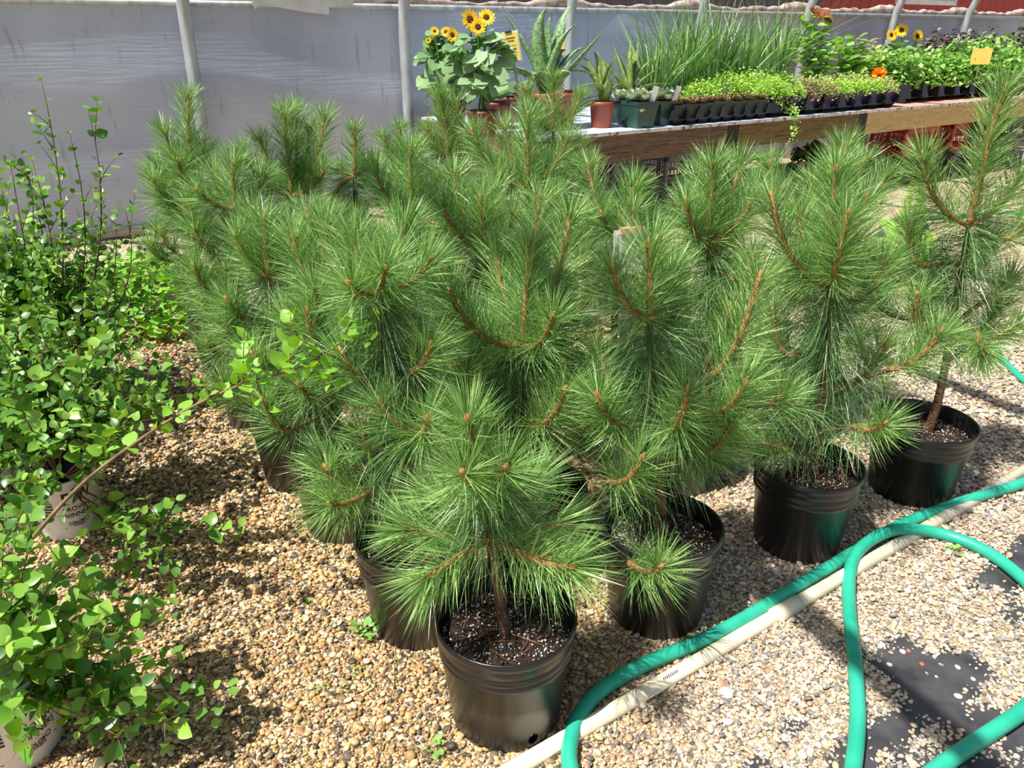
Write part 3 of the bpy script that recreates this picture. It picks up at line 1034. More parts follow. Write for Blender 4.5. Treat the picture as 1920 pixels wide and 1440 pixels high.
# third file
pN = pine((.62, 2.52), [(1338, 780), (1331, 600), (1328, 457)], [(1333, 380), (1337, 307)],
          [(1287, 375, -.08), (1420, 355, -.02), (1388, 305, .12), (1305, 330, .15), ((1280, 560), (1250, 500, 0)), ((1370, 560), (1400, 480, .05))],
          'pine with a wide V of arms in front of the grey crate', 35, extra=8, detail=False)
pO = pine((.37, 2.93), [(1150, 700), (1154, 540), (1160, 440)], [(1175, 390), (1193, 345)],
          [(1103, 308, .12), (1128, 400, -.05), (1222, 410, .0), ((1140, 520), (1085, 460, 0)), ((1170, 540), (1215, 480, .0))],
          'pine with a pale leaning leader behind the clipped card', 36, extra=9, detail=False)
pP = pine((.07, 3.40), [(998, 640), (992, 480), (990, 353)], [(990, 290), (990, 213)],
          [(885, 245, -.05), (1063, 257, -.02), (930, 318, -.15), (945, 235, .12), (1030, 300, .12), ((960, 480), (900, 420, 0)), ((1020, 480), (1070, 420, 0))],
          'pine with three evenly spread arms in front of the bench corner', 37, extra=6, detail=False)
pQ = pine((-.32, 3.83), [(850, 600), (843, 440), (840, 295)], [(834, 230), (822, 172)],
          [(858, 187, .05), (800, 240, 0), (890, 280, .05), ((830, 400), (790, 340, 0)), ((850, 400), (890, 350, 0))],
          'pine with a twin tip below the sunflower pot', 38, extra=6, detail=False, nlen=.1)
pR = pine((-.55, 4.2), [(775, 560), (765, 420), (752, 312)], [(750, 280), (750, 238)],
          [(718, 255, .0), (790, 270, .05), ((750, 400), (710, 350, 0))],
          'low pine at the foot of the second hoop pole', 39, extra=6, detail=False, nlen=.1)
pS = pine((1.15, 2.90), [(1560, 700), (1558, 560), (1555, 420)], [(1570, 340), (1584, 272)],
          [(1443, 308, .0), (1662, 330, .0), (1520, 340, .12), (1620, 300, .1), ((1600, 560), (1650, 480, 0)), ((1530, 560), (1480, 500, 0))],
          'pine nested behind the skirted pine and before the fern', 40, extra=7, detail=False)
pT = pine((.22, 4.19), [(1045, 520), (1040, 380), (1037, 245)], [(1036, 200), (1037, 143)],
          [(987, 165, .0), (1090, 177, .0), (1010, 220, -.1), ((1030, 340), (990, 300, 0)), ((1050, 340), (1105, 300, 0))],
          'pine reaching up in front of the wide terracotta planter', 41, extra=6, detail=False, nlen=.1)
pU = pine((.86, 3.25), [(1350, 640), (1345, 540), (1340, 470)], [(1345, 430), (1350, 395)],
          [(1310, 430, 0), (1395, 420, 0)], 'short pine half hidden behind the V-armed pine', 42, extra=5, detail=False, nlen=.1)

# drain hole: an opening cut through the wall of the front pot, with a moulded lip
NS = 96
prof = pot_profile(POT_R, POT_H)
(ra, za), (rb_, zb) = prof[2], prof[3]
rows = [za, .018, .024, .030, .036, .042, .048, .054, .07]
rad_at = lambda z: ra + (rb_ - ra) * (z - za) / (zb - za)
prof = prof[:2] + [(rad_at(z), z) for z in rows] + prof[3:]
V, F = lathe(prof, NS)
a0 = math.radians(-62)
keepf = []
for f in F:
    c_ = np.mean([V[i] for i in f], axis=0)
    da = (math.atan2(c_[1], c_[0]) - a0 + math.pi) % (2 * math.pi) - math.pi
    dx, dz = da * rad_at(.036), c_[2] - .036
    if math.hypot(c_[0], c_[1]) > POT_R * .7 and (dx / .0135) ** 2 + (dz / .0165) ** 2 < 1:
        continue
    keepf.append(f)
pot_cut = mesh_py('pot', V, keepf, True)
pot_cut.materials.append(MT['pot'])
for ch in pA.children:
    if ch.name.startswith('pot') and not ch.name.startswith('pot_rim'):
        ch.data = pot_cut
        ch.rotation_euler = (0, 0, 0)
        ring_ = []
        for q in np.linspace(0, 2 * math.pi, 17):
            z = .036 + .0175 * math.sin(q)
            an = a0 + .0145 * math.cos(q) / rad_at(.036)
            ring_.append((rad_at(z) * math.cos(an), rad_at(z) * math.sin(an), z))
        MB().tube(ring_, .0016, 6).build('drain_hole_lip', MT['pot'], ch, True)
        break

# ================================================================== LEAVES AND SHRUBS
def leaf_mesh(w=.36, fold=.12, curl=.12, heart=0.0, stalk=.12, widest=.38, rows=6, tipw=0.0):
    """unit leaf along +Y, half width w, folded on its midrib; quads only"""
    V, F = [], []
    for i in range(rows + 1):
        t = i / rows
        e = math.log(.5) / math.log(widest)
        hw = w * (math.sin(math.pi * min(1, max(0, t ** e))) ** .8 if 0 < t < 1 else (.02 if t == 0 else tipw))
        if heart and t == 0:
            hw = w * .55
        y = stalk + (1 - stalk) * t
        back = -heart * .22 if (heart and i == 0) else 0
        z = -curl * t * t
        V += [(-hw, y + back, z + fold * hw), (0, y, z), (hw, y + back, z + fold * hw)]
    for i in range(rows):
        a = 3 * i
        F += [(a, a + 1, a + 4, a + 3), (a + 1, a + 2, a + 5, a + 4)]
    return np.array(V), np.array(F)


LF_V, LF_F = leaf_mesh(.37, .22, .14, 0, .10, .40)
LEAF_ME = []
for k in range(4):
    V, F = leaf_mesh(.34 + .03 * k, .12 + .08 * k, .05 + .09 * k, 0, .10, .38 + .03 * k, 7)
    LEAF_ME.append(mesh_np('leaf', V, F, True))
    LEAF_ME[-1].materials.append(MT['leaf_shrub'])


def leaf_pairs(pts, rr, spacing, size, start=.1, droop=0.0, upright=.35):
    """opposite pairs along a stem: positions, directions, ups, sizes"""
    pts = np.asarray(pts)
    length = float(np.sum(np.linalg.norm(np.diff(pts, axis=0), axis=1)))
    n = max(2, int(length * (1 - start) / spacing))
    s = np.linspace(start, 1, n)
    p, T = along(pts, s)
    out_p, out_d, out_s = [], [], []
    a0 = rr.uniform(0, 3)
    for i in range(n):
        ref = unit(np.cross(T[i], [0.2, 0.1, 1]))
        oth = np.cross(ref, T[i])
        a = a0 + (i % 2) * math.pi / 2 + rr.normal(0, .3)
        r = ref * math.cos(a) + oth * math.sin(a)
        for sg in (1, -1):
            if rr.random() < .1:
                continue
            d = r * sg * .85 + T[i] * .45 + UP * (upright * rr.uniform(0, 1) - droop)
            out_p.append(p[i])
            out_d.append(d)
            out_s.append(size * rr.uniform(.65, 1.2) * (1 - .3 * s[i] ** 3))
    return out_p, out_d, out_s


def place_leaves(t, lp, ld, ls, rr, mass_mat, keep=300, near_first=True, base=None, metal=None, flat=.75):
    lp, ld, ls = np.array(lp), unit(np.array(ld)), np.array(ls)
    n = len(lp)
    up = unit(np.tile(UP, (n, 1)) * flat + rr.normal(0, .42, (n, 3)) + np.array([-.1, -.25, 0]))
    Mx = basis(lp, ld, up, ls)
    wpos = lp + np.array(base)
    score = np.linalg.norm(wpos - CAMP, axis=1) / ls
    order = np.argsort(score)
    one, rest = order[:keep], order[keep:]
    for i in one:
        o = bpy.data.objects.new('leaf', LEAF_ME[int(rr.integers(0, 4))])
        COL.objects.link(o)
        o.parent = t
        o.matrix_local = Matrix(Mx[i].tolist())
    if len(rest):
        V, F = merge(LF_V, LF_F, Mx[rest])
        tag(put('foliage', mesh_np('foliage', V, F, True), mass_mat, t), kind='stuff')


def white_pot(t, r, h, azs):
    b = MB().lathe([(0, 0), (r * .80, 0), (r * .83, .006), (r * .975, h * .93), (r * 1.0, h * .935), (r * 1.01, h * .99), (r * .98, h), (r * .95, h * .97), (r * .92, h * .80)], 40)
    pt = put('pot', mesh_py('pot', b.V, b.F, True), MT['white_pot'], t)
    so = put('soil', soil_mesh(r * .93, h * .84, 5), MT['soil'], t)
    for az in azs:
        print_on_pot(pt, r, h, az)
    return pt


def text_flat(body, size, bold=0.0, space=1.0):
    c = bpy.data.curves.new('lettering', 'FONT')
    c.body = body
    c.size = size
    c.offset = bold
    c.space_character = space
    c.align_x = 'CENTER'
    c.resolution_u = 3
    o = bpy.data.objects.new('lettering', c)
    COL.objects.link(o)
    dg = bpy.context.evaluated_depsgraph_get()
    me_ = bpy.data.meshes.new_from_object(o.evaluated_get(dg))
    V = np.array([v.co[:] for v in me_.vertices])
    F = [tuple(p_.vertices) for p_ in me_.polygons]
    bpy.data.objects.remove(o)
    bpy.data.curves.remove(c)
    bpy.data.meshes.remove(me_)
    return V, F


def print_on_pot(pt, r, h, az):
    """emblem and words printed round the pot: x, y in metres on the unrolled face"""
    def wrap(V):
        out_ = []
        for x, y, _ in V:
            rad = (r * .83 + (r * .975 - r * .83) * y / (h * .93)) + .0011
            a = az + x / (r * .93)
            out_.append((rad * math.cos(a), rad * math.sin(a), y))
        return out_

    def words(name, body, size, y, x=0, bold=0.0, sx=1.0, mat='print'):
        V, F = text_flat(body, size, bold)
        V = np.array(V)
        V[:, 0] = V[:, 0] * sx + x
        V[:, 1] += y
        put(name, mesh_py(name, wrap(V), F), MT[mat], pt)

    def poly(name, pts, mat='print'):
        # triangle fan around the centroid
        pts = [(a_, b_, 0) for a_, b_ in pts]
        c = np.mean(np.array(pts), axis=0)
        V = [tuple(c)] + pts
        F = [(0, i + 1, (i + 1) % len(pts) + 1) for i in range(len(pts))]
        put(name, mesh_py(name, wrap(V), F), MT[mat], pt)

    words('printed_letter', 'P', .062, .140, -.026, .0012, .95)
    words('printed_letter', 'W', .056, .147, .028, .0008, .85)
    for x0, y0, w_ in ((-.048, .1385, .026), (.008, .188, .018), (.036, .188, .018)):
        poly('printed_serif', [(x0, y0), (x0 + w_, y0), (x0 + w_, y0 + .003), (x0, y0 + .003)])
    lf = [(-.012 + .034 * t_ + sgn * .008 * math.sin(math.pi * t_), .138 + .046 * t_ - sgn * .004 * math.sin(math.pi * t_)) for sgn, rng in ((1, np.linspace(0, 1, 8)), (-1, np.linspace(1, 0, 8)[1:-1])) for t_ in rng]
    poly('printed_leaf', lf, 'print_green')
    words('printed_word', 'PROVEN', .0235, .112, 0, .0002, .95)
    words('printed_word', 'WINNERS', .0235, .088, 0, .0002, .95)
    for yy in (.080, .049):
        poly('printed_line', [(-.052, yy), (.052, yy), (.052, yy + .0016), (-.052, yy + .0016)])
    words('printed_word', 'COLOR', .0145, .060, -.012, .0004)
    words('printed_word', 'CHOICE', .0105, .051, -.006, .0003)
    rg = [(.022 + .009 * math.cos(q_), .067 + .008 * math.sin(q_)) for q_ in np.linspace(0, 6.2, 12)]
    b_ = MB()
    vv = [(x, y, 0) for x, y in rg] + [(.022 + (x - .022) * .7, .067 + (y - .067) * .7, 0) for x, y in rg]
    put('printed_ring', mesh_py('printed_ring', wrap(vv), [(i, (i + 1) % 12, 12 + (i + 1) % 12, 12 + i) for i in range(12)]), MT['print_green'], pt)
    # small printed panel beside the emblem
    for i in range(5):
        poly('printed_line', [(-.098, .150 - i * .011), (-.070, .150 - i * .011), (-.070, .156 - i * .011), (-.098, .156 - i * .011)])


def shrub_body(t, base, rr, stems, size, spacing, twigs=3, twl=.16, mat='leaf_shrub_i', keep=300, stem_r=.004, stem_mat='stem'):
    lp, ld, ls = [], [], []
    for pts, bare in stems:
        pts = np.asarray(pts)
        k = len(pts)
        V, F = tube(pts, np.linspace(stem_r, stem_r * .35, k), 5)
        put('stem', mesh_py('stem', V, F, True), MT[stem_mat], t)
        whip = bare == .35
        a, b_, c = leaf_pairs(pts, rr, spacing * (1.7 if whip else 1), size * (.8 if whip else 1), bare)
        lp += a
        ld += b_
        ls += c
        tb = MB()
        for q in range(twigs):
            s = np.array([rr.uniform(max(bare, .2), .95)])
            p0, T0 = along(pts, s)
            d = unit(T0[0] * .6 + unit(rr.normal(0, 1, 3)) * .7 + UP * .35)
            ln = twl * rr.uniform(.5, 1.2)
            e = p0[0] + d * ln
            tw = bez(p0[0], p0[0] + d * ln * .5 + UP * .01, e - UP * .01, 6)
            tb.tube(tw, np.linspace(stem_r * .45, stem_r * .2, 6), 4)
            a, b_, c = leaf_pairs(tw, rr, spacing * .9, size * .92, .12)
            lp += a
            ld += b_
            ls += c
        if twigs:
            tag(tb.build('twigs', MT[stem_mat], t, True), kind='stuff')
    place_leaves(t, lp, ld, ls, rr, MT[mat], keep, base=base)


def arch(o, az, el, ln, sag, rr, n=10):
    d = np.array([math.cos(az) * math.cos(el), math.sin(az) * math.cos(el), math.sin(el)])
    s = np.linspace(0, 1, n)[:, None]
    w = rr.normal(0, .02, (1, 3))
    return np.asarray(o) + d * s * ln - UP * sag * s ** 2 * ln + w * np.sin(s * 4)


# shrub in the nearest white pot
rr = np.random.default_rng(101)
b1 = np.array([*gz(28, 1398)[:2], 0])
s1 = thing('potted_shrub', b1, 'low spreading leafy shrub in the white pot beside the bare tan gravel', 'potted shrub', 'leafy shrubs in white pots')
white_pot(s1, .124, .245, [math.radians(-22), math.radians(-90), math.radians(-158)])
o_ = np.array([0, 0, .20])


def rel(p_, b_):
    return np.asarray(p_) - b_


st1 = []
for mid, tip in [((200, 1230, .27), (345, 1140, .24)), ((190, 1300, .26), (430, 1290, .16)), ((160, 1330, .24), (400, 1345, .12)), ((120, 1320, .26), (230, 1385, .16)), ((110, 1250, .3), (160, 1170, .36)),
                 ((90, 1180, .38), (190, 1090, .36)), ((60, 1150, .42), (110, 1050, .45)), ((30, 1200, .4), (20, 1090, .5)), ((30, 1330, .3), (60, 1395, .28)), ((0, 1280, .36), (-60, 1200, .5)),
                 ((60, 1220, .4), (250, 1180, .4)), ((40, 1260, .4), (70, 1130, .52)), ((-20, 1260, .42), (-40, 1080, .6)), ((150, 1250, .28), (260, 1290, .22)), ((40, 1180, .44), (150, 1010, .5)), ((20, 1160, .46), (60, 1010, .56)), ((90, 1200, .36), (230, 1050, .3)), ((120, 1220, .32), (290, 1120, .26)), ((150, 1280, .27), (330, 1230, .22)), ((170, 1320, .25), (340, 1360, .14)), ((0, 1180, .46), (10, 960, .62))]:
    st1.append((bez(o_, rel(gz(*mid), b1), rel(gz(*tip), b1), 10), .18))
shrub_body(s1, b1, rr, st1, .052, .034, twigs=3, twl=.13, stem_r=.0032)
# its one long whip arching across to the pines
wp = [rel(gy(x, y, Y), b1) for x, y, Y in [(-20, 1120, 1.42), (60, 1010, 1.50), (170, 893, 1.58), (330, 780, 1.66), (450, 722, 1.70), (560, 690, 1.70), (640, 640, 1.70), (700, 598, 1.70)]]
wp = spline([o_] + wp, 5)
V, F = tube(wp, np.linspace(.0062, .0016, len(wp)), 6)
put('long_whip', mesh_py('long_whip', V, F, True), MT['stem'], s1)
lp, ld, ls = leaf_pairs(wp[16:], rr, .045, .044, .05)
for x0, y0, x1, y1 in [(455, 720, 458, 620), (545, 692, 545, 590), (480, 712, 500, 770), (590, 668, 620, 720), (420, 735, 375, 720), (640, 640, 660, 600), (520, 700, 570, 640), (330, 780, 320, 765), (200, 870, 190, 820), (690, 605, 700, 580), (440, 728, 480, 690), (500, 708, 470, 745), (610, 655, 575, 690), (560, 688, 610, 700), (650, 632, 690, 640)]:
    a_, c_ = rel(gy(x0, y0, 1.70), b1), rel(gy(x1, y1, 1.66), b1)
    tw = bez(a_, (a_ + c_) / 2, c_, 6)
    V, F = tube(tw, np.linspace(.0018, .001, 6), 4)
    put('twig', mesh_py('twig', V, F, True), MT['stem'], s1)
    q1, q2, q3 = leaf_pairs(tw, rr, .020, .046, .15)
    lp += q1
    ld += q2
    ls += q3
WHIP_ME = mesh_np('leaf', LF_V, LF_F, True)
WHIP_ME.materials.append(MT['leaf_bright'])
lpn = np.array(lp)
up = unit(np.tile(UP, (len(lpn), 1)) + rr.normal(0, .35, (len(lpn), 3)))
for Mx in basis(lpn, np.array(ld), up, np.array(ls)):
    o = bpy.data.objects.new('leaf', WHIP_ME)
    COL.objects.link(o)
    o.parent = s1
    o.matrix_local = Matrix(Mx.tolist())

# shrub in the second white pot
rr = np.random.default_rng(102)
b2 = np.array([*gz(138, 985)[:2], 0])
s2 = thing('potted_shrub', b2, 'dense leafy shrub in the white pot carrying a dark plant tag', 'potted shrub', 'leafy shrubs in white pots')
white_pot(s2, .112, .225, [math.radians(-42), math.radians(-128)])
st2 = []
for i in range(72):
    az = rr.uniform(math.radians(-4), math.radians(300))
    el = rr.uniform(.7, 1.45)
    st2.append((arch((0, 0, .19), az, el, rr.uniform(.4, .78), rr.uniform(.15, .5), rr), .32))
for mid, tip in [((200, 870, .45), (330, 640, .6)), ((180, 900, .4), (260, 720, .55)), ((220, 1000, .2), (345, 985, .17)), ((260, 985, .22), (440, 1000, .14)), ((230, 1030, .18), (330, 1060, .14)), ((200, 840, .5), (150, 740, .65)),
                 ((60, 940, .4), (20, 1010, .42)), ((90, 930, .4), (40, 900, .5)), ((60, 820, .6), (20, 720, .8)), ((100, 800, .6), (190, 640, .8))]:
    st2.append((bez(np.array([0, 0, .19]), rel(gz(*mid), b2), rel(gz(*tip), b2), 10), .3))
shrub_body(s2, b2, rr, st2, .047, .032, twigs=4, twl=.15, stem_mat='stem_red')

# tall shrub behind, pot lost in leaves
rr = np.random.default_rng(103)
b3 = np.array([-1.98, 3.02, 0])
s3 = thing('potted_shrub', b3, 'tall shrub with thin upright whips rising against the grey wall', 'potted shrub', 'leafy shrubs in white pots')
white_pot(s3, .12, .24, [])
st3 = []
for i in range(95):
    az = rr.uniform(0, 6.28)
    st3.append((arch((0, 0, .2), az, rr.uniform(.75, 1.5), rr.uniform(.5, .95), rr.uniform(.05, .4), rr), .25))
for x, y, yy in [(78, 152, 3.0), (165, 205, 3.0), (20, 310, 3.0), (40, 290, 3.05), (185, 320, 3.0), (130, 250, 3.05), (215, 400, 2.95), (235, 395, 2.95), (60, 300, 2.9)]:
    e = rel(gy(x, y, yy), b3)
    st3.append((bez(np.array([0, 0, .2]), np.array([e[0] * .9 + rr.normal(0, .07), e[1] * .8 + rr.normal(0, .05), e[2] * .55]), e, 12), .35))
shrub_body(s3, b3, rr, st3, .046, .034, twigs=4, twl=.16, stem_mat='stem_red')

# second tall shrub at the edge of the picture
rr = np.random.default_rng(104)
b4 = np.array([-2.02, 2.35, 0])
s4 = thing('potted_shrub', b4, 'shadowed shrub standing between the tagged pot and the tall whippy shrub', 'potted shrub', 'leafy shrubs in white pots')
white_pot(s4, .12, .24, [])
st4 = [(arch((0, 0, .2), rr.uniform(0, 6.28), rr.uniform(.7, 1.5), rr.uniform(.45, .85), rr.uniform(.05, .4), rr), .25) for i in range(72)]
shrub_body(s4, b4, rr, st4, .047, .034, twigs=4, twl=.16, stem_mat='stem_red')

# bright vine on the ground beyond the shrubs
MAPLE_V, MAPLE_F = leaf_mesh(.46, .15, .15, .5, .05, .45, 5)
rr = np.random.default_rng(105)
b5 = np.array([*gz(262, 600)[:2], 0])
s5 = thing('vine_plant', b5, 'light lime green vine mounded beside the back corner pine', 'vine')
n = 1100
a, rad = rr.uniform(0, 6.28, n), .55 * np.sqrt(rr.random(n))
zz = .36 * np.sqrt(np.clip(1 - (rad / .56) ** 2, .02, 1)) * rr.uniform(.5, 1.05, n)
pos = np.stack([rad * np.cos(a), rad * np.sin(a) * .9, zz], 1)
D = unit(np.stack([np.cos(a), np.sin(a), np.full(n, .1)], 1) + rr.normal(0, .5, (n, 3)))
V, F = merge(MAPLE_V, MAPLE_F, basis(pos, D, unit(np.tile(UP, (n, 1)) + rr.normal(0, .35, (n, 3))), rr.uniform(.04, .075, n)))
tag(put('foliage', mesh_np('foliage', V, F, True), MT['leaf_bright'], s5), kind='stuff')
for i in range(16):
    q = rr.integers(0, n)
    V, F = tube(bez(np.zeros(3), np.array([pos[q, 0] * .4, pos[q, 1] * .4, pos[q, 2]]), pos[q], 6), np.linspace(.004, .0015, 6), 5)
    put('stem', mesh_py('stem', V, F, True), MT['stem'], s5)

# plant tag in the second white pot
tg = thing('plant_tag', b2 + np.array([.055, -.03, .20]), 'dark purple plant tag with pale corner tucked into the white pot', 'plant tag')
tg.rotation_euler = (math.radians(-42), math.radians(-14), math.radians(22))
put('card', boxmesh('card', [((0, 0, .055), .125, .0016, .075)]), MT['tag_dark'], tg)
put('white_panel', boxmesh('white_panel', [((-.043, -.0014, .035), .034, .001, .034)]), MT['pale_card'], tg)
put('round_panel', boxmesh('round_panel', [((.052, -.0014, .060), .024, .001, .036)]), MT['pale_card'], tg)
put('stake', boxmesh('stake', [((0, .002, -.01), .012, .001, .09)]), MT['white_pot'], tg)

# ================================================================== HOSE, PIPE, STONES, WEEDS
HR = .0195
hp = [(2150, 800), (2030, 858), (1920, 905), (1800, 942), (1700, 980), (1640, 1010), (1560, 1060), (1470, 1114), (1380, 1168), (1300, 1208), (1240, 1232), (1180, 1260), (1125, 1296), (1085, 1345), (1068, 1400), (1072, 1450), (1100, 1520), (1200, 1600), (1380, 1640), (1520, 1600), (1585, 1500),
      (1602, 1420), (1608, 1350), (1606, 1280), (1600, 1210), (1593, 1150), (1592, 1090), (1603, 1042), (1640, 1008), (1690, 992), (1760, 1000), (1830, 1024), (1890, 1062), (1950, 1120), (1985, 1190), (1975, 1270), (1920, 1330), (1850, 1378), (1770, 1432), (1700, 1490), (1640, 1560)]
hz = [HR + .004] * len(hp)
for i, (x, y) in enumerate(hp):
    if i > 20 and 1600 <= x <= 1700 and y < 1045:
        hz[i] = HR * 2.6 if x >= 1630 else HR * 2.0
hpts = spline([gz(x, y, z) for (x, y), z in zip(hp, hz)], 6)
V, F = tube(hpts, HR, 14)
tag(put('garden_hose', mesh_py('garden_hose', V, F, True), MT['hose']), 'thick teal garden hose looping over the gravel beside the pine pots', 'hose')
hp2 = [gz(x, y, .02) for x, y in [(2020, 790), (1960, 745), (1905, 700), (1870, 660), (1845, 600)]]
V, F = tube(spline(hp2, 5), .015, 10)
tag(put('garden_hose', mesh_py('far_hose', V, F, True), MT['hose']), 'short run of teal hose emerging behind the widest pot', 'hose')
hp3 = [gz(x, y, .02) for x, y in [(1690, 412), (1750, 408), (1800, 404), (1860, 398), (1930, 400)]]
V, F = tube(spline(hp3, 5), .016, 8)
tag(put('garden_hose', mesh_py('bench_hose', V, F, True), MT['hose']), 'thin stretch of green hose lying in front of the bench', 'hose')

pipe = thing('pvc_pipe', gz(1300, 1247), 'cream plastic pipe half sunk in gravel along the hose', 'pipe')
pa, pb = gz(930, 1462, .014), gz(2060, 800, .014)
o0 = gz(1300, 1247)
pa = pa + (pa - pb) * .35
V, F = tube([pa - o0, (pa + pb) / 2 - o0, pb - o0], .0205, 16)
put('pipe', mesh_py('pipe', V, F, True), MT['pvc'], pipe)
dp_ = (pb - pa) / np.linalg.norm(pb - pa)
j = pa + dp_ * float((gz(1474, 1144, .014) - pa) @ dp_)
d = unit(pb - pa)
V, F = tube([j - d * .055 - o0, j - o0, j + d * .055 - o0], .0245, 16)
put('coupling', mesh_py('coupling', V, F, True), MT['pvc'], pipe)
for k in range(9):
    q = gz(1258, 1270, .014) + d * (k * .006 - .03) - o0
    side = np.array([0, -.35, .94]) * .0211
    put('printed_mark', boxmesh('printed_mark', [(tuple(q + side), .0022, .010, .0008)]), MT['print'], pipe)


def stone(px_, py_, r, mat, label, seed, flat=.5):
    r2 = np.random.default_rng(seed)
    import bmesh
    bm = bmesh.new()
    bmesh.ops.create_icosphere(bm, subdivisions=2, radius=1)
    for v in bm.verts:
        v.co *= 1 + r2.normal(0, .07)
        v.co.x *= r * 1.2
        v.co.y *= r
        v.co.z *= r * flat
    me_ = bpy.data.meshes.new('stone')
    bm.to_mesh(me_)
    bm.free()
    for p_ in me_.polygons:
        p_.use_smooth = True
    o = put('stone', me_, mat)
    o.location = tuple(gz(px_, py_) + UP * (r * flat * .6 + .002))
    o.rotation_euler = (0, 0, r2.uniform(0, 6))
    tag(o, label, 'stone', 'loose stones on the ground')


stone(1362, 1302, .018, MT['stone'], 'large pale flat stone lying in gravel between pipe and hose loop', 1, .35)
stone(1703, 1222, .0065, MT['stone_red'], 'reddish pebble on the black cloth next to a white pebble', 2)
stone(1692, 1224, .008, MT['stone'], 'white oval pebble on the black cloth next to the reddish pebble', 3)
stone(1667, 1248, .007, MT['stone'], 'grey pebble alone on the black cloth edge', 4)
stone(1728, 1247, .007, MT['stone_red'], 'brown pebble at the middle of the black cloth', 5)
stone(1795, 1253, .007, MT['stone'], 'pale pebble on the black cloth right of the brown one', 6)
stone(1824, 1275, .006, MT['stone'], 'small pale pebble on the cloth nearest the gravel corner', 7)
stone(1796, 1308, .009, MT['stone'], 'rounded pale pebble at the gravel spill on the cloth', 8)
stone(1755, 1270, .004, MT['stone'], 'tiny white chip on the black cloth fold', 9)


WEED_V, WEED_F = leaf_mesh(.42, .15, .15, 0, .15, .5, 4)
WEED_ME = mesh_np('leaf', WEED_V, WEED_F, True)


def weed(px_, py_, r, n, label, seed, mat='herb'):
    r2 = np.random.default_rng(seed)
    b_ = gz(px_, py_)
    t = thing('weed', b_, label, 'weed', 'seedlings in the gravel')
    tips = []
    for i in range(n):
        a = i * 2.4 + r2.uniform(0, .5)
        tips.append(np.array([math.cos(a) * r * r2.uniform(.2, .8), math.sin(a) * r * r2.uniform(.2, .8), r * r2.uniform(.5, 1.1)]))
    sb = MB()
    for q in tips:
        sb.tube([np.array([0, 0, -.002]), q * .5, q], .0009, 4)
    tag(sb.build('stems', MT['forb'], t), kind='stuff')
    P_ = np.array(tips)
    D_ = unit(P_ * np.array([1, 1, .2]) + r2.normal(0, .01, (n, 3)))
    for Mx in basis(P_, D_, unit(np.tile(UP, (n, 1)) + r2.normal(0, .2, (n, 3))), r * r2.uniform(.5, .9, n)):
        o = put('leaf', WEED_ME, MT[mat], t)
        o.matrix_local = Matrix(Mx.tolist())


for i, (x, y, r, n, lb) in enumerate([
        (685, 1196, .035, 14, 'leafy weed at the foot of the pot left of the smallest pine'), (818, 1412, .026, 9, 'pale sprig of weed before the smallest pine pot'), (578, 1135, .014, 5, 'tiny seedling in sunlit tan gravel'),
        (668, 1265, .018, 5, 'pair of seedlings below the leafy weed'), (605, 1300, .014, 5, 'bright seedling on the bare tan gravel'), (1788, 1040, .024, 8, 'weed tucked under the hose arc'), (1358, 1218, .016, 5, 'seedling growing against the cream pipe'),
        (1765, 988, .018, 6, 'weed between hose and cream pipe'), (1312, 1215, .008, 4, 'speck of green between hose and pipe'), (640, 1292, .012, 4, 'small sprout near the bright seedling'), (462, 1030, .012, 4, 'sprout at the tip of the spreading shrub')]):
    weed(x, y, r, n, lb, 300 + i)

# fallen twig and dry needles lying about
b = MB()
b.tube([gz(742, 1205, .012), gz(738, 1290, .012), gz(720, 1360, .012), gz(708, 1430, .012)], .0012, 5)
tag(b.build('dry_stalk', MT['stem']), 'thin dry straw lying on the gravel left of the front pot', 'stalk')
rr = np.random.default_rng(61)
n = 260
ctr = [gz(1110, 1290), gz(1150, 1180), gz(1280, 985), gz(1330, 1290), gz(1480, 1020), gz(1390, 960)]
pos = np.array([ctr[i % 6] for i in range(n)]) + rr.normal(0, .11, (n, 3)) * np.array([1, .8, 0]) + np.array([0, 0, .010])
ang = rr.uniform(0, 6.28, n)
D = np.stack([np.cos(ang), np.sin(ang), rr.normal(0, .03, n)], 1)
tag(put('fallen_needles', needle_mesh('fallen_needles', pos, D, rr.uniform(.06, .1, n), .0013, 0.0, rr), MT['needle_dead']), 'fallen brown pine needles scattered between the pots', 'pine needles', None, 'stuff')

# ================================================================== BENCHES
BZ = .85
BF, BB = 4.72, 6.55          # front and back edge, measured towards the wall


def px2s(px_, n, z=BZ):
    lo, hi = -3.0, 30.0
    for _ in range(50):
        m_ = (lo + hi) / 2
        q_ = su(m_, n, z) - CAMP
        zc_ = q_[1] * CP - q_[2] * SP
        x_ = 960 + FOC * q_[0] / zc_
        if x_ < px_ or zc_ < .1:
            lo = m_
        else:
            hi = m_
    return (lo + hi) / 2


def at(px_, n, z=BZ):
    return su(px2s(px_, n, z), n, z)


def mpp(P_):
    q_ = np.asarray(P_) - CAMP
    return (q_[1] * CP - q_[2] * SP) / FOC


S0, S1, S2 = px2s(1012, BF), px2s(1628, BF), px2s(1628, BF) + 4.6


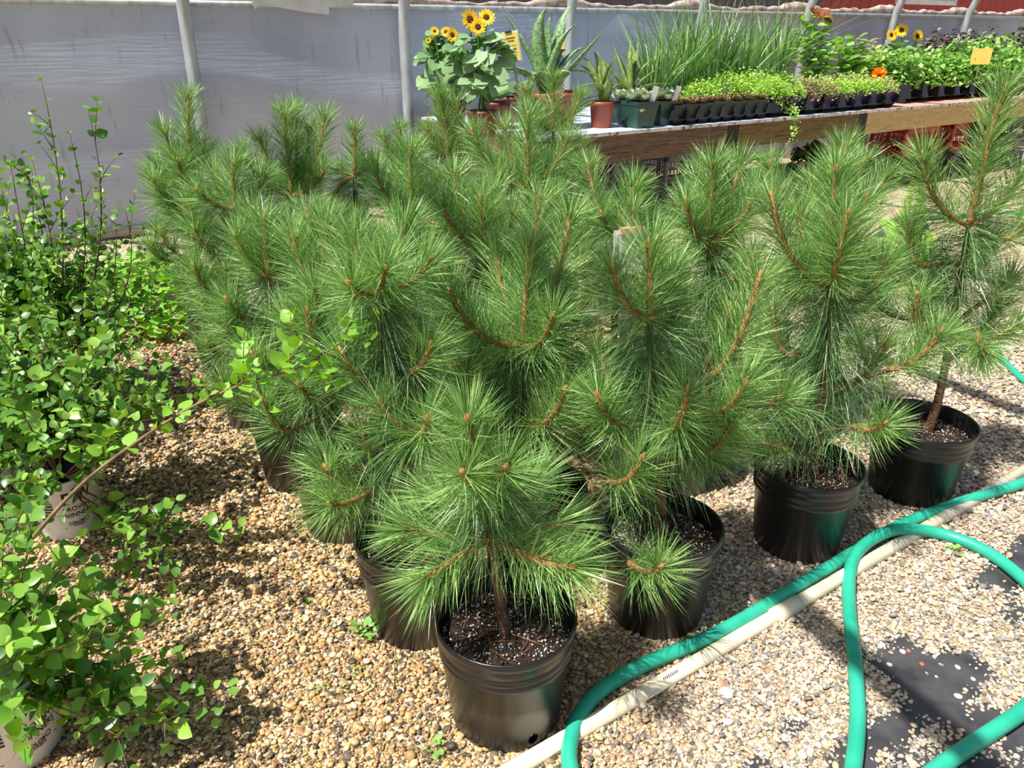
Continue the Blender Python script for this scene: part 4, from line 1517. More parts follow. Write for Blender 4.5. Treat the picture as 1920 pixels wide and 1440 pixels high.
def bench(name, s0, s1, label, topmat, boards, endmat, legs):
    t = thing(name, su(s0, BF, 0), label, 'bench')
    t.rotation_euler = (0, 0, WRZ)
    L_, W_ = s1 - s0, BB - BF
    k = max(1, round(L_ / 1.22))
    for i in range(k):
        x0, x1 = L_ * i / k + .002, L_ * (i + 1) / k - .002
        put('top_panel', boxmesh('top_panel', [(((x0 + x1) / 2, W_ / 2, BZ - .011), x1 - x0, W_, .022)]), topmat, t)
    put('top_edge', boxmesh('top_edge', [((L_ / 2, -.006, BZ - .012), L_, .012, .026)]), MT['top_edge'], t)
    x = 0
    for frac, mt_, hh in boards:
        x1 = L_ * frac
        o = put('front_board', boxmesh('front_board', [((0, 0, 0), x1 - x - .006, .04, hh)]), mt_, t)
        o.location = ((x + x1) / 2, .022, BZ - .026 - hh / 2)
        x = x1
    o = put('back_board', boxmesh('back_board', [((0, 0, 0), L_, .04, .19)]), MT['wood_old'], t)
    o.location = (L_ / 2, W_ - .03, BZ - .12)
    for xe in (.02, L_ - .02):
        o = put('end_board', boxmesh('end_board', [((0, 0, 0), W_ - .1, .04, .19)]), endmat, t)
        o.location = (xe, W_ / 2, BZ - .12)
        o.rotation_euler = (0, 0, math.pi / 2)
    for xl in legs:
        for yl in (.12, W_ - .12):
            put('leg', boxmesh('leg', [((xl * L_, yl, (BZ - .03) / 2), .09, .09, BZ - .03)]), MT['wood_dark'], t)
    return t


bench('plant_bench', S0, S1, 'weathered brown plank bench with pale blue-white top', MT['bench_top'], [(.50, MT['wood_old'], .205), (.535, MT['wood_dark'], .20), (.97, MT['wood_moss'], .195), (1.0, MT['wood_dark'], .185)], MT['wood_old'], (.02, .52, .97))
bench('plant_bench', S1 + .01, S2, 'newer bench with pale yellow front board and pinkish top', MT['bench_top_red'], [(1.0, MT['wood_new'], .20)], MT['wood_new'], (.03, .5, .97))


def simple_pot(t, rt, rb, h, mat, ribs=True, segs=24, soil=True, base=(0, 0, 0)):
    prof = [(0, 0), (rb, 0), (rb * 1.02, .004), (rt * .96, h * .82)]
    if ribs:
        prof += [(rt * 1.0, h * .825), (rt * 1.03, h)]
    else:
        prof += [(rt, h)]
    prof += [(rt * .95, h), (rt * .90, h * .75)]
    V, F = lathe(prof, segs)
    o = put('pot', mesh_py('pot', np.array(V) + np.array(base), F, True), mat, t)
    if soil:
        V, F = lathe([(0, h * .84), (rt * .93, h * .83)], segs)
        put('soil', mesh_py('soil', np.array(V) + np.array(base), F), MT['soil'], t)
    return o


def square_pot(t, wt, wb, h, mat, base=(0, 0, 0), rz=0.0, name='pot'):
    V = []
    for w_, z_ in ((wb, 0), (wt, h * .86), (wt * 1.04, h * .86), (wt * 1.04, h), (wt * .93, h), (wt * .9, h * .8)):
        for cx, cy in ((-1, -1), (1, -1), (1, 1), (-1, 1)):
            x_, y_ = cx * w_ / 2, cy * w_ / 2
            V.append((base[0] + x_ * math.cos(rz) - y_ * math.sin(rz), base[1] + x_ * math.sin(rz) + y_ * math.cos(rz), base[2] + z_))
    F = [(i * 4 + j, i * 4 + (j + 1) % 4, (i + 1) * 4 + (j + 1) % 4, (i + 1) * 4 + j) for i in range(5) for j in range(4)] + [(3, 2, 1, 0), (20, 21, 22, 23)]
    return put(name, mesh_py(name, V, F), mat, t)


PETAL_V, PETAL_F = leaf_mesh(.13, .1, .1, 0, .0, .5, 3)
HEART_V, HEART_F = leaf_mesh(.42, .12, .16, 1.0, .10, .34, 7)
HEART_ME = mesh_np('leaf', HEART_V, HEART_F, True)


def flower(t, c, nrm, r, npet, mat, discr, layers=2, disc_mat='disc', flat=.25, rr=RNG, green=True):
    nrm = unit(nrm)
    x = unit(np.cross(nrm, [.2, .3, .9]))
    y = np.cross(nrm, x)
    P_, D_, S_ = [], [], []
    for l_ in range(layers):
        for i in range(npet):
            a = 2 * math.pi * (i + .5 * l_) / npet + rr.normal(0, .06)
            rad = x * math.cos(a) + y * math.sin(a)
            P_.append(c + rad * discr * (.75 - .2 * l_) + nrm * .002 * l_)
            D_.append(rad + nrm * (flat + .3 * l_ * flat))
            S_.append((r - discr * .75) * rr.uniform(.9, 1.1) * (1 - .1 * l_))
    P_ = np.array(P_)
    V, F = merge(PETAL_V * np.array([1.35, 1, 1]), PETAL_F, basis(P_, np.array(D_), np.tile(nrm, (len(P_), 1)), np.array(S_)))
    fl_ = put('flower_head', mesh_np('flower_head', V, F, True), mat, t)
    pts = [c - nrm * r * .06, c + nrm * r * .02, c + nrm * r * .07, c + nrm * r * .09]
    V, F = tube(pts, [discr * .9, discr, discr * .8, discr * .3], 12)
    put('flower_disc', mesh_py('flower_disc', V, F, True), MT[disc_mat], fl_)
    return fl_


def pompon(t, c, r, mat, rr, n=110):
    i = np.arange(n)
    z = 1 - 1.55 * (i + .5) / n
    a = i * 2.39996
    D = np.stack([np.cos(a) * np.sqrt(1 - z * z), np.sin(a) * np.sqrt(1 - z * z), z], 1)
    tl = unit(np.array([0, -.55, .8]))
    x = np.array([1.0, 0, 0])
    y = np.cross(tl, x)
    D = D[:, :1] * x + D[:, 1:2] * y + D[:, 2:] * tl
    V, F = merge(PETAL_V * np.array([2.0, 1, 1]), PETAL_F, basis(c + D * r * .35, D + rr.normal(0, .15, (n, 3)), rr.normal(0, 1, (n, 3)), np.full(n, r * .7)))
    return put('flower_head', mesh_np('flower_head', V, F, True), mat, t)


def sunflower(px_, n, label, heads, nleaf, region, seed, pot=None, leafpx=32):
    rr = np.random.default_rng(seed)
    B = at(px_, n)
    m_ = mpp(B)
    t = thing('potted_sunflower', B, label, 'potted sunflower', 'potted sunflowers on the benches')
    h = 46 * m_ if pot is None else pot[1]
    r = 30 * m_ if pot is None else pot[0]
    simple_pot(t, r, r * .76, h, MT['terra_dark'])
    Y0 = B[1]
    tops = []
    for hx, hy, hr, dy in heads:
        c = gy(hx, hy, Y0 + dy) - B
        tops.append(c)
        nrm = np.array([rr.normal(0, .25), -.85, .35 + rr.normal(0, .1)])
        flower(t, c, nrm, hr * m_, 15, MT['petal'], hr * m_ * .42, rr=rr)
        root = np.array([rr.normal(0, r * .3), rr.normal(0, r * .3), h * .82])
        st_ = bez(root, np.array([c[0] * .6, c[1] * .6, c[2] * .6]), c - unit(nrm) * .01, 8)
        V, F = tube(st_, np.linspace(.009, .006, 8), 6)
        put('stem', mesh_py('stem', V, F, True), MT['forb'], t)
    x0, y0, x1, y1 = region
    for i in range(nleaf):
        lx, ly = rr.uniform(x0, x1), rr.uniform(y0, y1)
        u_, v_ = (lx - (x0 + x1) / 2) / ((x1 - x0) / 2), (ly - (y0 + y1) / 2) / ((y1 - y0) / 2)
        if u_ * u_ + v_ * v_ > 1.05:
            continue
        dep = -.2 * math.sqrt(max(0, 1.05 - u_ * u_ - v_ * v_)) * rr.uniform(-.5, 1.0)
        p_ = gy(lx, ly, Y0 + dep) - B
        p_[2] = max(p_[2], .05)
        out = unit(np.array([u_ * .9 + rr.normal(0, .25), -.55 + rr.normal(0, .25), -.45 * rr.random() + .35 * (v_ < -.3)]))
        upv = unit(np.array([rr.normal(0, .45) + .1 * u_, -.4 + rr.normal(0, .3), .8]))
        s_ = leafpx * m_ * rr.uniform(.7, 1.15)
        o = put('leaf', HEART_ME, MT['sun_leaf'], t)
        o.matrix_local = Matrix(basis(np.array([p_ - out * s_ * .5]), np.array([out]), np.array([upv]), np.array([s_]))[0].tolist())
    return t


sunflower(905, 5.05, 'sunflower in a red-brown pot with three large heads beside the aloe', [(881, 37, 19, -.02), (912, 33, 17, .03), (896, 51, 16, -.08)], 105, (830, 52, 962, 184), 201, leafpx=35)
sunflower(846, 5.6, 'sunflower with small clustered heads left of the three-headed sunflower', [(848, 66, 13, -.25), (836, 60, 10, -.15), (815, 59, 9, -.12), (803, 76, 6, -.12)], 90, (780, 62, 872, 180), 202, pot=(.13, .21), leafpx=35)
sunflower(1700, 5.9, 'sunflower with three spread heads at the newer bench', [(1690, 57, 13, 0), (1671, 66, 12, 0), (1720, 68, 13, 0)], 60, (1650, 70, 1735, 140), 203, pot=(.13, .2), leafpx=22)

# small empty-looking terracotta pots behind the sunflower
for px_, n_, lb in ((930, 5.42, 'dark terracotta pot tucked close behind the sunflower pot'), (960, 5.78, 'small terracotta pot between sunflower and wide planter')):
    B = at(px_, n_)
    t = thing('terracotta_pot', B, lb, 'pot', 'terracotta pots on the bench')
    simple_pot(t, .115, .085, .2, MT['terra_dark'])
    rr = np.random.default_rng(int(px_))
    for i in range(9):
        a = i * 2.4
        q = np.array([math.cos(a) * .12, math.sin(a) * .12, .27 + .05 * rr.random()])
        o = put('leaf', HEART_ME, MT['sun_leaf'], t)
        o.matrix_local = Matrix(basis(np.array([q * np.array([.3, .3, .8])]), np.array([unit(q - [0, 0, .2])]), np.array([UP]), np.array([.14]))[0].tolist())


def sign(P0, w, h, tilt_rz, lean, label, stake, mat='yellow_card', lines=True, frame=True, clip=True, name='sign_card', cat='sign'):
    t = thing(name, P0, label, cat)
    t.rotation_euler = (lean, 0, tilt_rz)
    put('card', boxmesh('card', [((0, 0, stake + h / 2), w, .003, h)]), MT[mat], t)
    if frame:
        put('holder', boxmesh('holder', [((0, .004, stake + h / 2), w * 1.16, .003, h * 1.12)]), MT['clear'], t)
    if clip:
        put('clip', boxmesh('clip', [((-w * .1, -.004, stake + h * 1.04), w * .45, .008, h * .05)]), MT['print'], t)
    if stake > .01:
        put('stake', boxmesh('stake', [((0, .008, stake * .5 + h * .1), .018, .006, stake + h * .2)]), MT['galv'], t)
    if lines:
        for zz_, ww, hh in ((.82, .62, .05), (.72, .45, .045), (.55, .7, .012), (.42, .6, .08), (.30, .7, .012), (.22, .6, .012), (.14, .5, .012)):
            put('printed_line', boxmesh('printed_line', [((0, -.0022, stake + h * zz_), w * ww, .001, h * hh)]), MT['card_print'], t)
    return t


B = at(985, 4.95)
sign(B, .105, .19, WRZ - .35, -.05, 'yellow price card in a clear holder on a stake beside the aloe', gy(962, 113, B[1])[2] - BZ)
bpy.data.objects['sign_card'].rotation_euler = (-.08, math.radians(-9), .15)
B = at(1040, 6.2)
sign(B, .16, .15, .1, 0, 'yellow card half hidden behind the upright aloe leaves', gy(1036, 103, B[1])[2] - BZ, lines=False)
B = at(1822, 4.98)
sign(B, .24, .17, .1, 0, 'square yellow card standing among the green herbs', gy(1830, 121, B[1])[2] - BZ, lines=False, clip=False, frame=False)


def aloe(B, root, leaves, label, mat, pot, seed, teeth=True):
    """leaves: (mid px, tip px, dy mid, dy tip, half width)"""
    rr = np.random.default_rng(seed)
    t = thing('potted_aloe', B, label, 'potted aloe', 'aloes on the bench')
    pot(t)
    root = np.asarray(root)
    for mx_, my_, tx_, ty_, d1, d2, hw in leaves:
        hw = hw * 1.45
        m_ = gy(mx_, my_, B[1] + d1) - B
        e = gy(tx_, ty_, B[1] + d2) - B
        c = 2 * m_ - .5 * root - .5 * e
        k = 14
        C = bez(root + rr.normal(0, .01, 3), c, e, k)
        T = unit(np.gradient(C, axis=0))
        out = unit(np.array([e[0], e[1], 0]) + 1e-4)
        upv = unit(UP * .8 - out * .7)
        S = unit(np.cross(T, upv))
        Nn = np.cross(S, T)
        V, F = [], []
        for i in range(k):
            f = i / (k - 1)
            w_ = hw * (1 - f ** 1.6) * (.85 + .3 * math.sin(f * 2.5)) + .0006
            th = w_ * .8
            for a_, b_ in ((-1, .45), (-.5, -.25), (0, -.55), (.5, -.25), (1, .45), (.5, .12), (0, 0), (-.5, .12)):
                V.append(C[i] + S[i] * w_ * a_ + Nn[i] * th * b_)
        for i in range(k - 1):
            for j in range(8):
                F.append((i * 8 + j, i * 8 + (j + 1) % 8, (i + 1) * 8 + (j + 1) % 8, (i + 1) * 8 + j))
        F.append(tuple((k - 1) * 8 + j for j in range(8)))
        lf_ = put('leaf', mesh_py('leaf', V, F, True), mat, t)
        if teeth:
            tv, tf = [], []
            for sg in (-1, 1):
                for i in range(22):
                    f = .05 + .9 * i / 22
                    p_, tt = along(C, np.array([f]))
                    ii = min(k - 1, int(f * (k - 1)))
                    w_ = hw * (1 - f ** 1.6) * (.85 + .3 * math.sin(f * 2.5))
                    q_ = p_[0] + S[ii] * sg * w_ * .97 + Nn[ii] * w_ * .19
                    h_ = .009 * (1 - .5 * f)
                    b0 = len(tv)
                    tv += [q_ - tt[0] * h_ * .7, q_ + tt[0] * h_ * .7, q_ + S[ii] * sg * h_ + tt[0] * h_ * .5]
                    tf.append((b0, b0 + 1, b0 + 2))
            put('teeth', mesh_py('teeth', tv, tf), MT['aloe_yellow'], lf_)
    return t


B = at(1026, 5.25)
m_ = mpp(B)


def wide_pot(t):
    r, h = 61 * m_, .27
    V, F = lathe([(0, 0), (r * .76, 0), (r * .93, h * .80), (r * .93, h * .82), (r * 1.0, h * .83), (r * 1.02, h), (r * .94, h), (r * .90, h * .8)], 40)
    put('pot', mesh_py('pot', V, F, True), MT['terracotta'], t)
    V, F = lathe([(0, h * .9), (r * .93, h * .86)], 32)
    put('soil', mesh_py('soil', V, F), MT['soil'], t)


aloe(B, np.array([0, 0, .25]), [(1008, 80, 1026, 12, -.05, -.05, .055), (1025, 90, 1031, 32, .05, .08, .035), (985, 85, 942, 20, .0, .0, .042), (1045, 95, 1080, 44, -.06, -.08, .045), (1050, 60, 1073, 8, .12, .2, .04),
                                (1082, 115, 1136, 53, -.04, -.02, .045), (975, 134, 903, 122, -.14, -.16, .046), (990, 140, 905, 137, -.02, .0, .03), (1060, 132, 1135, 150, -.05, -.05, .03), (1000, 110, 985, 98, .1, .2, .045), (1045, 110, 1062, 95, .1, .15, .04),
                                (1010, 138, 1000, 152, -.22, -.3, .045), (1050, 138, 1075, 142, -.15, -.2, .035), (1070, 105, 1110, 92, .1, .15, .03)],
     'big spiny aloe in a wide terracotta planter', MT['aloe'], wide_pot, 211)
B = at(1127, 5.02)
aloe(B, np.array([0, 0, .2]), [(1122, 125, 1113, 95, 0, 0, .035), (1140, 140, 1158, 100, .02, .03, .03), (1108, 140, 1085, 122, 0, 0, .03), (1140, 160, 1142, 148, -.1, -.18, .03), (1115, 160, 1072, 170, -.08, -.12, .025), (1110, 130, 1090, 108, .1, .15, .025),
                               (1130, 130, 1125, 110, .1, .12, .03), (1150, 165, 1170, 155, 0, 0, .02), (1135, 165, 1170, 182, -.05, -.1, .02)],
     'small pale aloe in a plain terracotta pot', MT['aloe_yellow'], lambda t: simple_pot(t, 23 * mpp(at(1127, 5.02)), 18 * mpp(at(1127, 5.02)), 46 * mpp(at(1127, 5.02)), MT['terracotta']), 212)
B = at(1178, 5.45)
aloe(B, np.array([0, 0, .2]), [(1180, 120, 1183, 74, 0, 0, .05), (1165, 125, 1148, 80, .02, .04, .045), (1150, 140, 1116, 94, -.02, -.02, .035), (1205, 150, 1240, 125, 0, 0, .03), (1215, 160, 1262, 158, -.05, -.05, .03), (1190, 120, 1197, 77, .06, .1, .03), (1195, 140, 1230, 105, .05, .1, .025), (1150, 160, 1120, 164, -.05, -.1, .03)],
     'upright dark aloe behind the pale rosette pots', MT['aloe_yellow'], lambda t: simple_pot(t, .12, .09, .2, MT['tray'], soil=True), 213)

ROS_V, ROS_F = leaf_mesh(.26, .35, -.25, 0, .0, .6, 3)


def rosette(t, c, r, mat, rr, n=34, name='rosette'):
    i = np.arange(n)
    a = i * 2.39996
    f = (i + 1) / n
    el = np.radians(80 - 68 * f)
    D = np.stack([np.cos(a) * np.cos(el), np.sin(a) * np.cos(el), np.sin(el)], 1)
    U = np.stack([-np.cos(a) * np.sin(el), -np.sin(a) * np.sin(el), np.cos(el)], 1)
    P_ = np.tile(c, (n, 1)) + D * r * .08
    V, F = merge(ROS_V, ROS_F, basis(P_, D + rr.normal(0, .06, (n, 3)), U, r * (.45 + .6 * f)))
    return put(name, mesh_np(name, V, F, True), mat, t)


for px_, n_, w_, h_, lb in ((1196, 4.86, .215, .20, 'green pot of pale rosettes spilling over its front'), (1238, 4.90, .185, .19, 'green pot of pale rosettes with a grey tag next to the tray'), (1167, 5.15, .17, .17, 'green pot of grey rosettes pushed back by the aloe')):
    B = at(px_, n_)
    rr = np.random.default_rng(int(px_))
    t = thing('potted_succulent', B, lb, 'potted succulent', 'rosette succulents in green pots')
    square_pot(t, w_, w_ * .78, h_, MT['green_pot'], rz=WRZ)
    put('soil', boxmesh('soil', [((0, 0, h_ * .85), w_ * .6, w_ * .6, .01)]), MT['soil'], t)
    for k, (dx, dy, rs) in enumerate(((0, 0, .12), (-.06, -.05, .08), (.07, .02, .085), (.03, -.07, .07), (-.04, .07, .08))):
        rosette(t, np.array([dx, dy, h_ + .01]), rs, MT['semp'], rr, 30)
    if px_ == 1196:
        rosette(t, np.array([.0, -w_ * .62, h_ * .62]), .04, MT['semp'], rr, 18)
    if px_ == 1167:
        continue
    o = put('plant_label', boxmesh('plant_label', [((0, 0, .05), .045, .003, .13)]), MT['pale_card'], t)
    o.location = (.09, -.05, h_)
    o.rotation_euler = (.1, .25, .3)

ORD = ['first', 'second', 'third', 'fourth', 'fifth', 'sixth', 'seventh', 'eighth']


# ------------------------------------------------------------------ trays
def tray(px0, px1, n0, rows, cols, label, cell=None, high=False):
    s0, s1 = px2s(px0, n0), px2s(px1, n0)
    L_ = s1 - s0
    c = L_ / cols
    t = thing('plant_tray', su(s0, n0, BZ), label, 'plant tray', 'black plastic plant trays')
    t.rotation_euler = (0, 0, WRZ)
    zt = .045 if not high else .05
    b_ = MB()
    for r_ in range(rows):
        for k in range(cols):
            x, y = (k + .5) * c, (r_ + .5) * c
            V = []
            for w_, z_ in ((.30, 0), (.44, zt)):
                V += [(x - c * w_, y - c * w_, z_), (x + c * w_, y - c * w_, z_), (x + c * w_, y + c * w_, z_), (x - c * w_, y + c * w_, z_)]
            b_.add(V, [(3, 2, 1, 0)] + [(j, (j + 1) % 4, 4 + (j + 1) % 4, 4 + j) for j in range(4)])
    b_.build('cells', MT['tray'], t)
    put('deck', boxmesh('deck', [((L_ / 2, rows * c / 2, zt), L_ + .02, rows * c + .02, .006)]), MT['tray'], t)
    b_ = MB()
    for r_ in range(rows + 1):
        for k in range(cols + 1):
            x, y = k * c, r_ * c
            hh = .075 if not high else .14
            w0 = c * .2
            V = [(x - w0, y - w0, zt), (x + w0, y - w0, zt), (x + w0, y + w0, zt), (x - w0, y + w0, zt)] + [(x - w0 * .5, y - w0 * .5, zt + hh), (x + w0 * .5, y - w0 * .5, zt + hh), (x + w0 * .5, y + w0 * .5, zt + hh), (x - w0 * .5, y + w0 * .5, zt + hh)]
            b_.add(V, [(4, 5, 6, 7)] + [(j, (j + 1) % 4, 4 + (j + 1) % 4, 4 + j) for j in range(4)])
    b_.build('pegs', MT['tray'], t)
    return s0, c


def tray_pos(s0, n0, c, k, r_, z=.012):
    return su(s0 + (k + .5) * c, n0 + (r_ + .5) * c, BZ + z)


# tray of red rosettes
s0, c = tray(1262, 1440, 4.77, 2, 8, 'black tray holding small green pots of red rosettes')
rr = np.random.default_rng(221)
for r_ in range(2):
    for k in range(8):
        t = thing('potted_succulent', tray_pos(s0, 4.77, c, k, r_), 'red rosette pot in the %s row of its tray, %s from the tagged green pot' % (('edge', 'inner')[r_], ORD[k]), 'potted succulent', 'red rosette pots in the tray')
        square_pot(t, c * .86, c * .58, .145, MT['dkgreen_pot'], rz=WRZ)
        for q in range(4):
            rosette(t, np.array([rr.normal(0, c * .16), rr.normal(0, c * .16), .145]), c * rr.uniform(.3, .45), MT['semp_red'], rr, 20)


def mound(name, B, rx, ry, h, n, size, mat, label, cat, group, pot, seed, z0=.1, leaf=(WEED_V, WEED_F), spill=0.0, rz=WRZ, ragged=.25):
    """bushy plant: leaves through the outer shell of a dome over its pot"""
    rr = np.random.default_rng(seed)
    t = thing(name, B, label, cat, group)
    pot(t)
    a = rr.uniform(0, 6.28, n)
    v = rr.random(n)
    shell = rr.uniform(.55, 1.0, n) ** .5
    el = np.arcsin(v)
    x = np.cos(a) * np.cos(el) * rx * shell
    y = np.sin(a) * np.cos(el) * ry * shell
    z = z0 + h * np.sin(el) * shell * (1 + rr.normal(0, ragged * .5, n)) - spill * (1 - v) * rr.random(n)
    ca, sa = math.cos(rz), math.sin(rz)
    pos = np.stack([x * ca - y * sa, x * sa + y * ca, np.maximum(z, .004)], 1)
    D = unit(np.stack([np.cos(a), np.sin(a), np.full(n, .15)], 1) + rr.normal(0, .55, (n, 3)))
    V, F = merge(*leaf, basis(pos, D, unit(np.tile(UP, (n, 1)) + rr.normal(0, .45, (n, 3))), size * rr.uniform(.6, 1.25, n)))
    tag(put('foliage', mesh_np('foliage', V, F, True), mat, t), kind='stuff')
    b_ = MB()
    for i in range(8):
        q = pos[rr.integers(0, n)]
        b_.tube([np.array([0, 0, z0 * .7]), np.array([q[0] * .5, q[1] * .5, (q[2] + z0) * .5]), q], .003, 4)
    tag(b_.build('stems', MT['forb'], t), kind='stuff')
    return t


TINY = leaf_mesh(.45, .1, .1, 0, .0, .5, 2)
sq = lambda w_, h_, m__: (lambda t: square_pot(t, w_, w_ * .75, h_, MT[m__], rz=WRZ))
# creeping lime plants behind and beside the rosette tray
k = 0
for px_, n_, rx, h, lb in ((1308, 5.22, .22, .20, 'lime creeping plant right of the tall grass foot'), (1355, 5.25, .24, .26, 'lime creeping plant directly behind the red rosette tray'), (1402, 5.22, .25, .27, 'tallest lime creeping plant behind the tray end'),
                           (1448, 5.22, .24, .25, 'lime creeping plant at the tray corner')):
    mound('trailing_plant', at(px_, n_), rx, .2, h, 1500, .026, MT['lime'], lb, 'trailing plant', 'lime trailing plants', sq(.14, .12, 'tray'), 230 + k, z0=.10, leaf=TINY, spill=.10)
    k += 1
s0, c = tray(1445, 1683, 4.78, 2, 8, 'long black tray under the purple pots at the join of the benches')
for kk in range(8):
    B = tray_pos(s0, 4.78, c, kk, 0)
    mat_, lb = (('lime', 'lime trailing plant in a purple pot, %s from the edge trailer' % ORD[kk]) if kk < 2 else ('lime_pink', 'faded pinkish trailing plant in a purple pot, %s from the lime edge trailer' % ORD[kk]) if kk in (2, 3) else ('lime', 'small leaved green plant in a purple pot, %s from the lime edge trailer' % ORD[kk]) if kk < 7 else ('varieg', 'yellowish plant in the last purple pot'))
    if kk == 0:
        lb = 'lime trailing plant spilling over the bench edge above the mossy board'
    mt_ = mound('trailing_plant', B, c * (.62 if kk else .95), c * .6, .13 if kk else .17, 700 if kk else 1500, .022, MT[mat_], lb, 'trailing plant', 'plants in purple pots', sq(c * .86, .15, 'purple_pot'), 240 + kk, z0=.14, leaf=TINY, spill=.12 if kk == 0 else .06 if kk < 5 else .02)
    if kk == 0:
        edge_t = mt_
    B = tray_pos(s0, 4.78, c, kk, 1)
    mound('trailing_plant', B, c * .62, c * .6, .16, 500, .024, MT['lime' if kk < 3 else 'varieg'], ('lime' if kk < 3 else 'yellow-green') + ' plant in the long tray inner row, %s from the lime edge trailer' % ORD[kk], 'trailing plant', 'back row of the long tray', sq(c * .86, .15, 'purple_pot'), 260 + kk, z0=.14, leaf=TINY)
# dangling stem over the edge
b = MB()
P0 = at(1467, 4.80) + UP * .06
dn = [P0, P0 - WN * .12 + UP * .0, P0 - WN * .15 - UP * .12, P0 - WN * .15 - UP * .24]
cur = spline(dn, 5)
b.tube(cur, .004, 4)
t, PP = edge_t, np.array(edge_t.location)
V = np.array(b.V) - PP
put('hanging_stem', mesh_py('hanging_stem', V, b.F, True), MT['forb'], t)
rr = np.random.default_rng(277)
n = 130
p_, T_ = along(cur, rr.random(n) ** 1.3)
V, F = merge(*TINY, basis(p_ - PP + rr.normal(0, .022, (n, 3)), rr.normal(0, 1, (n, 3)), np.tile(UP - WN, (n, 1)), rr.uniform(.018, .03, n)))
tag(put('hanging_foliage', mesh_np('hanging_foliage', V, F, True), MT['lime'], t), kind='stuff')


# ------------------------------------------------------------------ tall grass
def grass_plant(px_, n_, label, seed, n=300, height=.75, spread=.35, r0=.1):
    rr = np.random.default_rng(seed)
    B = at(px_, n_)
    t = thing('potted_grass', B, label, 'potted grass', 'tall grasses on the bench')
    simple_pot(t, .12, .09, .17, MT['tray'])
    a = rr.uniform(0, 6.28, n)
    rb = r0 * np.sqrt(rr.random(n))
    P0 = np.stack([rb * np.cos(a), rb * np.sin(a), np.full(n, .14)], 1)
    L_ = height * rr.uniform(.55, 1.1, n)
    n_ = n
    a2 = a + rr.normal(0, .8, n)
    lean = np.abs(rr.normal(0, spread, n)) + .05
    H = np.stack([np.cos(a2), np.sin(a2), np.zeros(n)], 1)
    segs = 5
    W_ = .0075 * rr.uniform(.6, 1.3, n)
    S = np.cross(H, UP)
    S = unit(S + H * rr.normal(0, .6, (n, 1)))
    V = np.zeros((n, segs + 1, 2, 3))
    sag = rr.uniform(0, .55, n) ** 2 * 1.6
    for i in range(segs + 1):
        f = i / segs
        c_ = P0 + H * (L_ * lean * f ** 1.3)[:, None] + UP * (L_ * (f - sag * f ** 3))[:, None]
        w_ = (W_ * (1 - f ** 2 * .9))[:, None]
        V[:, i, 0] = c_ - S * w_
        V[:, i, 1] = c_ + S * w_
    f_ = np.array([(2 * i, 2 * i + 1, 2 * i + 3, 2 * i + 2) for i in range(segs)])
    F = (f_[None] + (np.arange(n) * (segs + 1) * 2)[:, None, None]).reshape(-1, 4)
    tag(put('blades', mesh_np('blades', V.reshape(-1, 3), F, True), MT['grass'], t), kind='stuff')


grass_plant(1225, 5.5, 'tall grass clump just right of the upright aloe', 281, 150, .72, .55)
grass_plant(1275, 5.6, 'densest tall grass clump in front of a hoop pole', 282, 190, .86, .42)
grass_plant(1330, 5.7, 'middle clump of the tall grasses', 283, 190, .88, .42)
grass_plant(1385, 5.7, 'arching grass clump behind the lime plants', 284, 180, .8, .6)
grass_plant(1445, 5.9, 'grass clump beside the rust-coloured flowers', 285, 190, .9, .36)
grass_plant(1290, 6.1, 'rear grass clump nearest the film wall', 286, 150, .95, .32)

# ------------------------------------------------------------------ leafy flowering plants
BLADE_V, BLADE_F = leaf_mesh(.16, .15, .25, 0, .02, .45, 5)
BLADE_ME = mesh_np('leaf', BLADE_V, BLADE_F, True)


def leafy(px_, n_, label, stems, mat, seed, size, name='potted_flower', cat='potted flower', group=None, flowers=(), fmat='petal_rust', pot=(.12, .17), nl=9, leaf=(BLADE_V, BLADE_F), dome=False, fl_layers=3):
    rr = np.random.default_rng(seed)
    B = at(px_, n_)
    t = thing(name, B, label, cat, group)
    simple_pot(t, pot[0], pot[0] * .75, pot[1], MT['tray'])
    P_, D_ = [], []
    for tx, ty, dy in stems:
        e = gy(tx, ty, B[1] + dy) - B
        root = np.array([rr.normal(0, .03), rr.normal(0, .03), pot[1] * .8])
        c_ = bez(root, np.array([e[0] * .5, e[1] * .5, e[2] * .6]), e, 8)
        V, F = tube(c_, np.linspace(.005, .003, 8), 5)
        put('stem', mesh_py('stem', V, F, True), MT['forb'], t)
        for f in np.linspace(.12, .97, nl):
            p_, T_ = along(c_, np.array([f]))
            for sg in (0, 2.1, 4.2):
                a = rr.uniform(0, 1.5) + sg
                P_.append(p_[0])
                D_.append(np.array([math.cos(a), math.sin(a), rr.uniform(.1, .8)]))
    n = len(P_)
    me_ = mesh_np('leaf', leaf[0], leaf[1], True)
    me_.materials.append(MT[mat])
    for Mx in basis(np.array(P_), unit(np.array(D_)), unit(np.tile(UP, (n, 1)) + rr.normal(0, .3, (n, 3))), size * rr.uniform(.7, 1.2, n)):
        o = bpy.data.objects.new('leaf', me_)
        COL.objects.link(o)
        o.parent = t
        o.matrix_local = Matrix(Mx.tolist())
    for fx, fy, fr, dy in flowers:
        c_ = gy(fx, fy, B[1] + dy) - B
        m_ = mpp(B)
        if fmat == 'petal_orange':
            pompon(t, c_, fr * m_, MT[fmat], rr)
            continue
        nrm = np.array([rr.normal(0, .3), -.6, .7])
        flower(t, c_, nrm, fr * m_, 16, MT[fmat], fr * m_ * .35, layers=fl_layers, rr=rr, flat=.35, disc_mat='disc' if fmat != 'petal_orange' else 'disc')
    return t


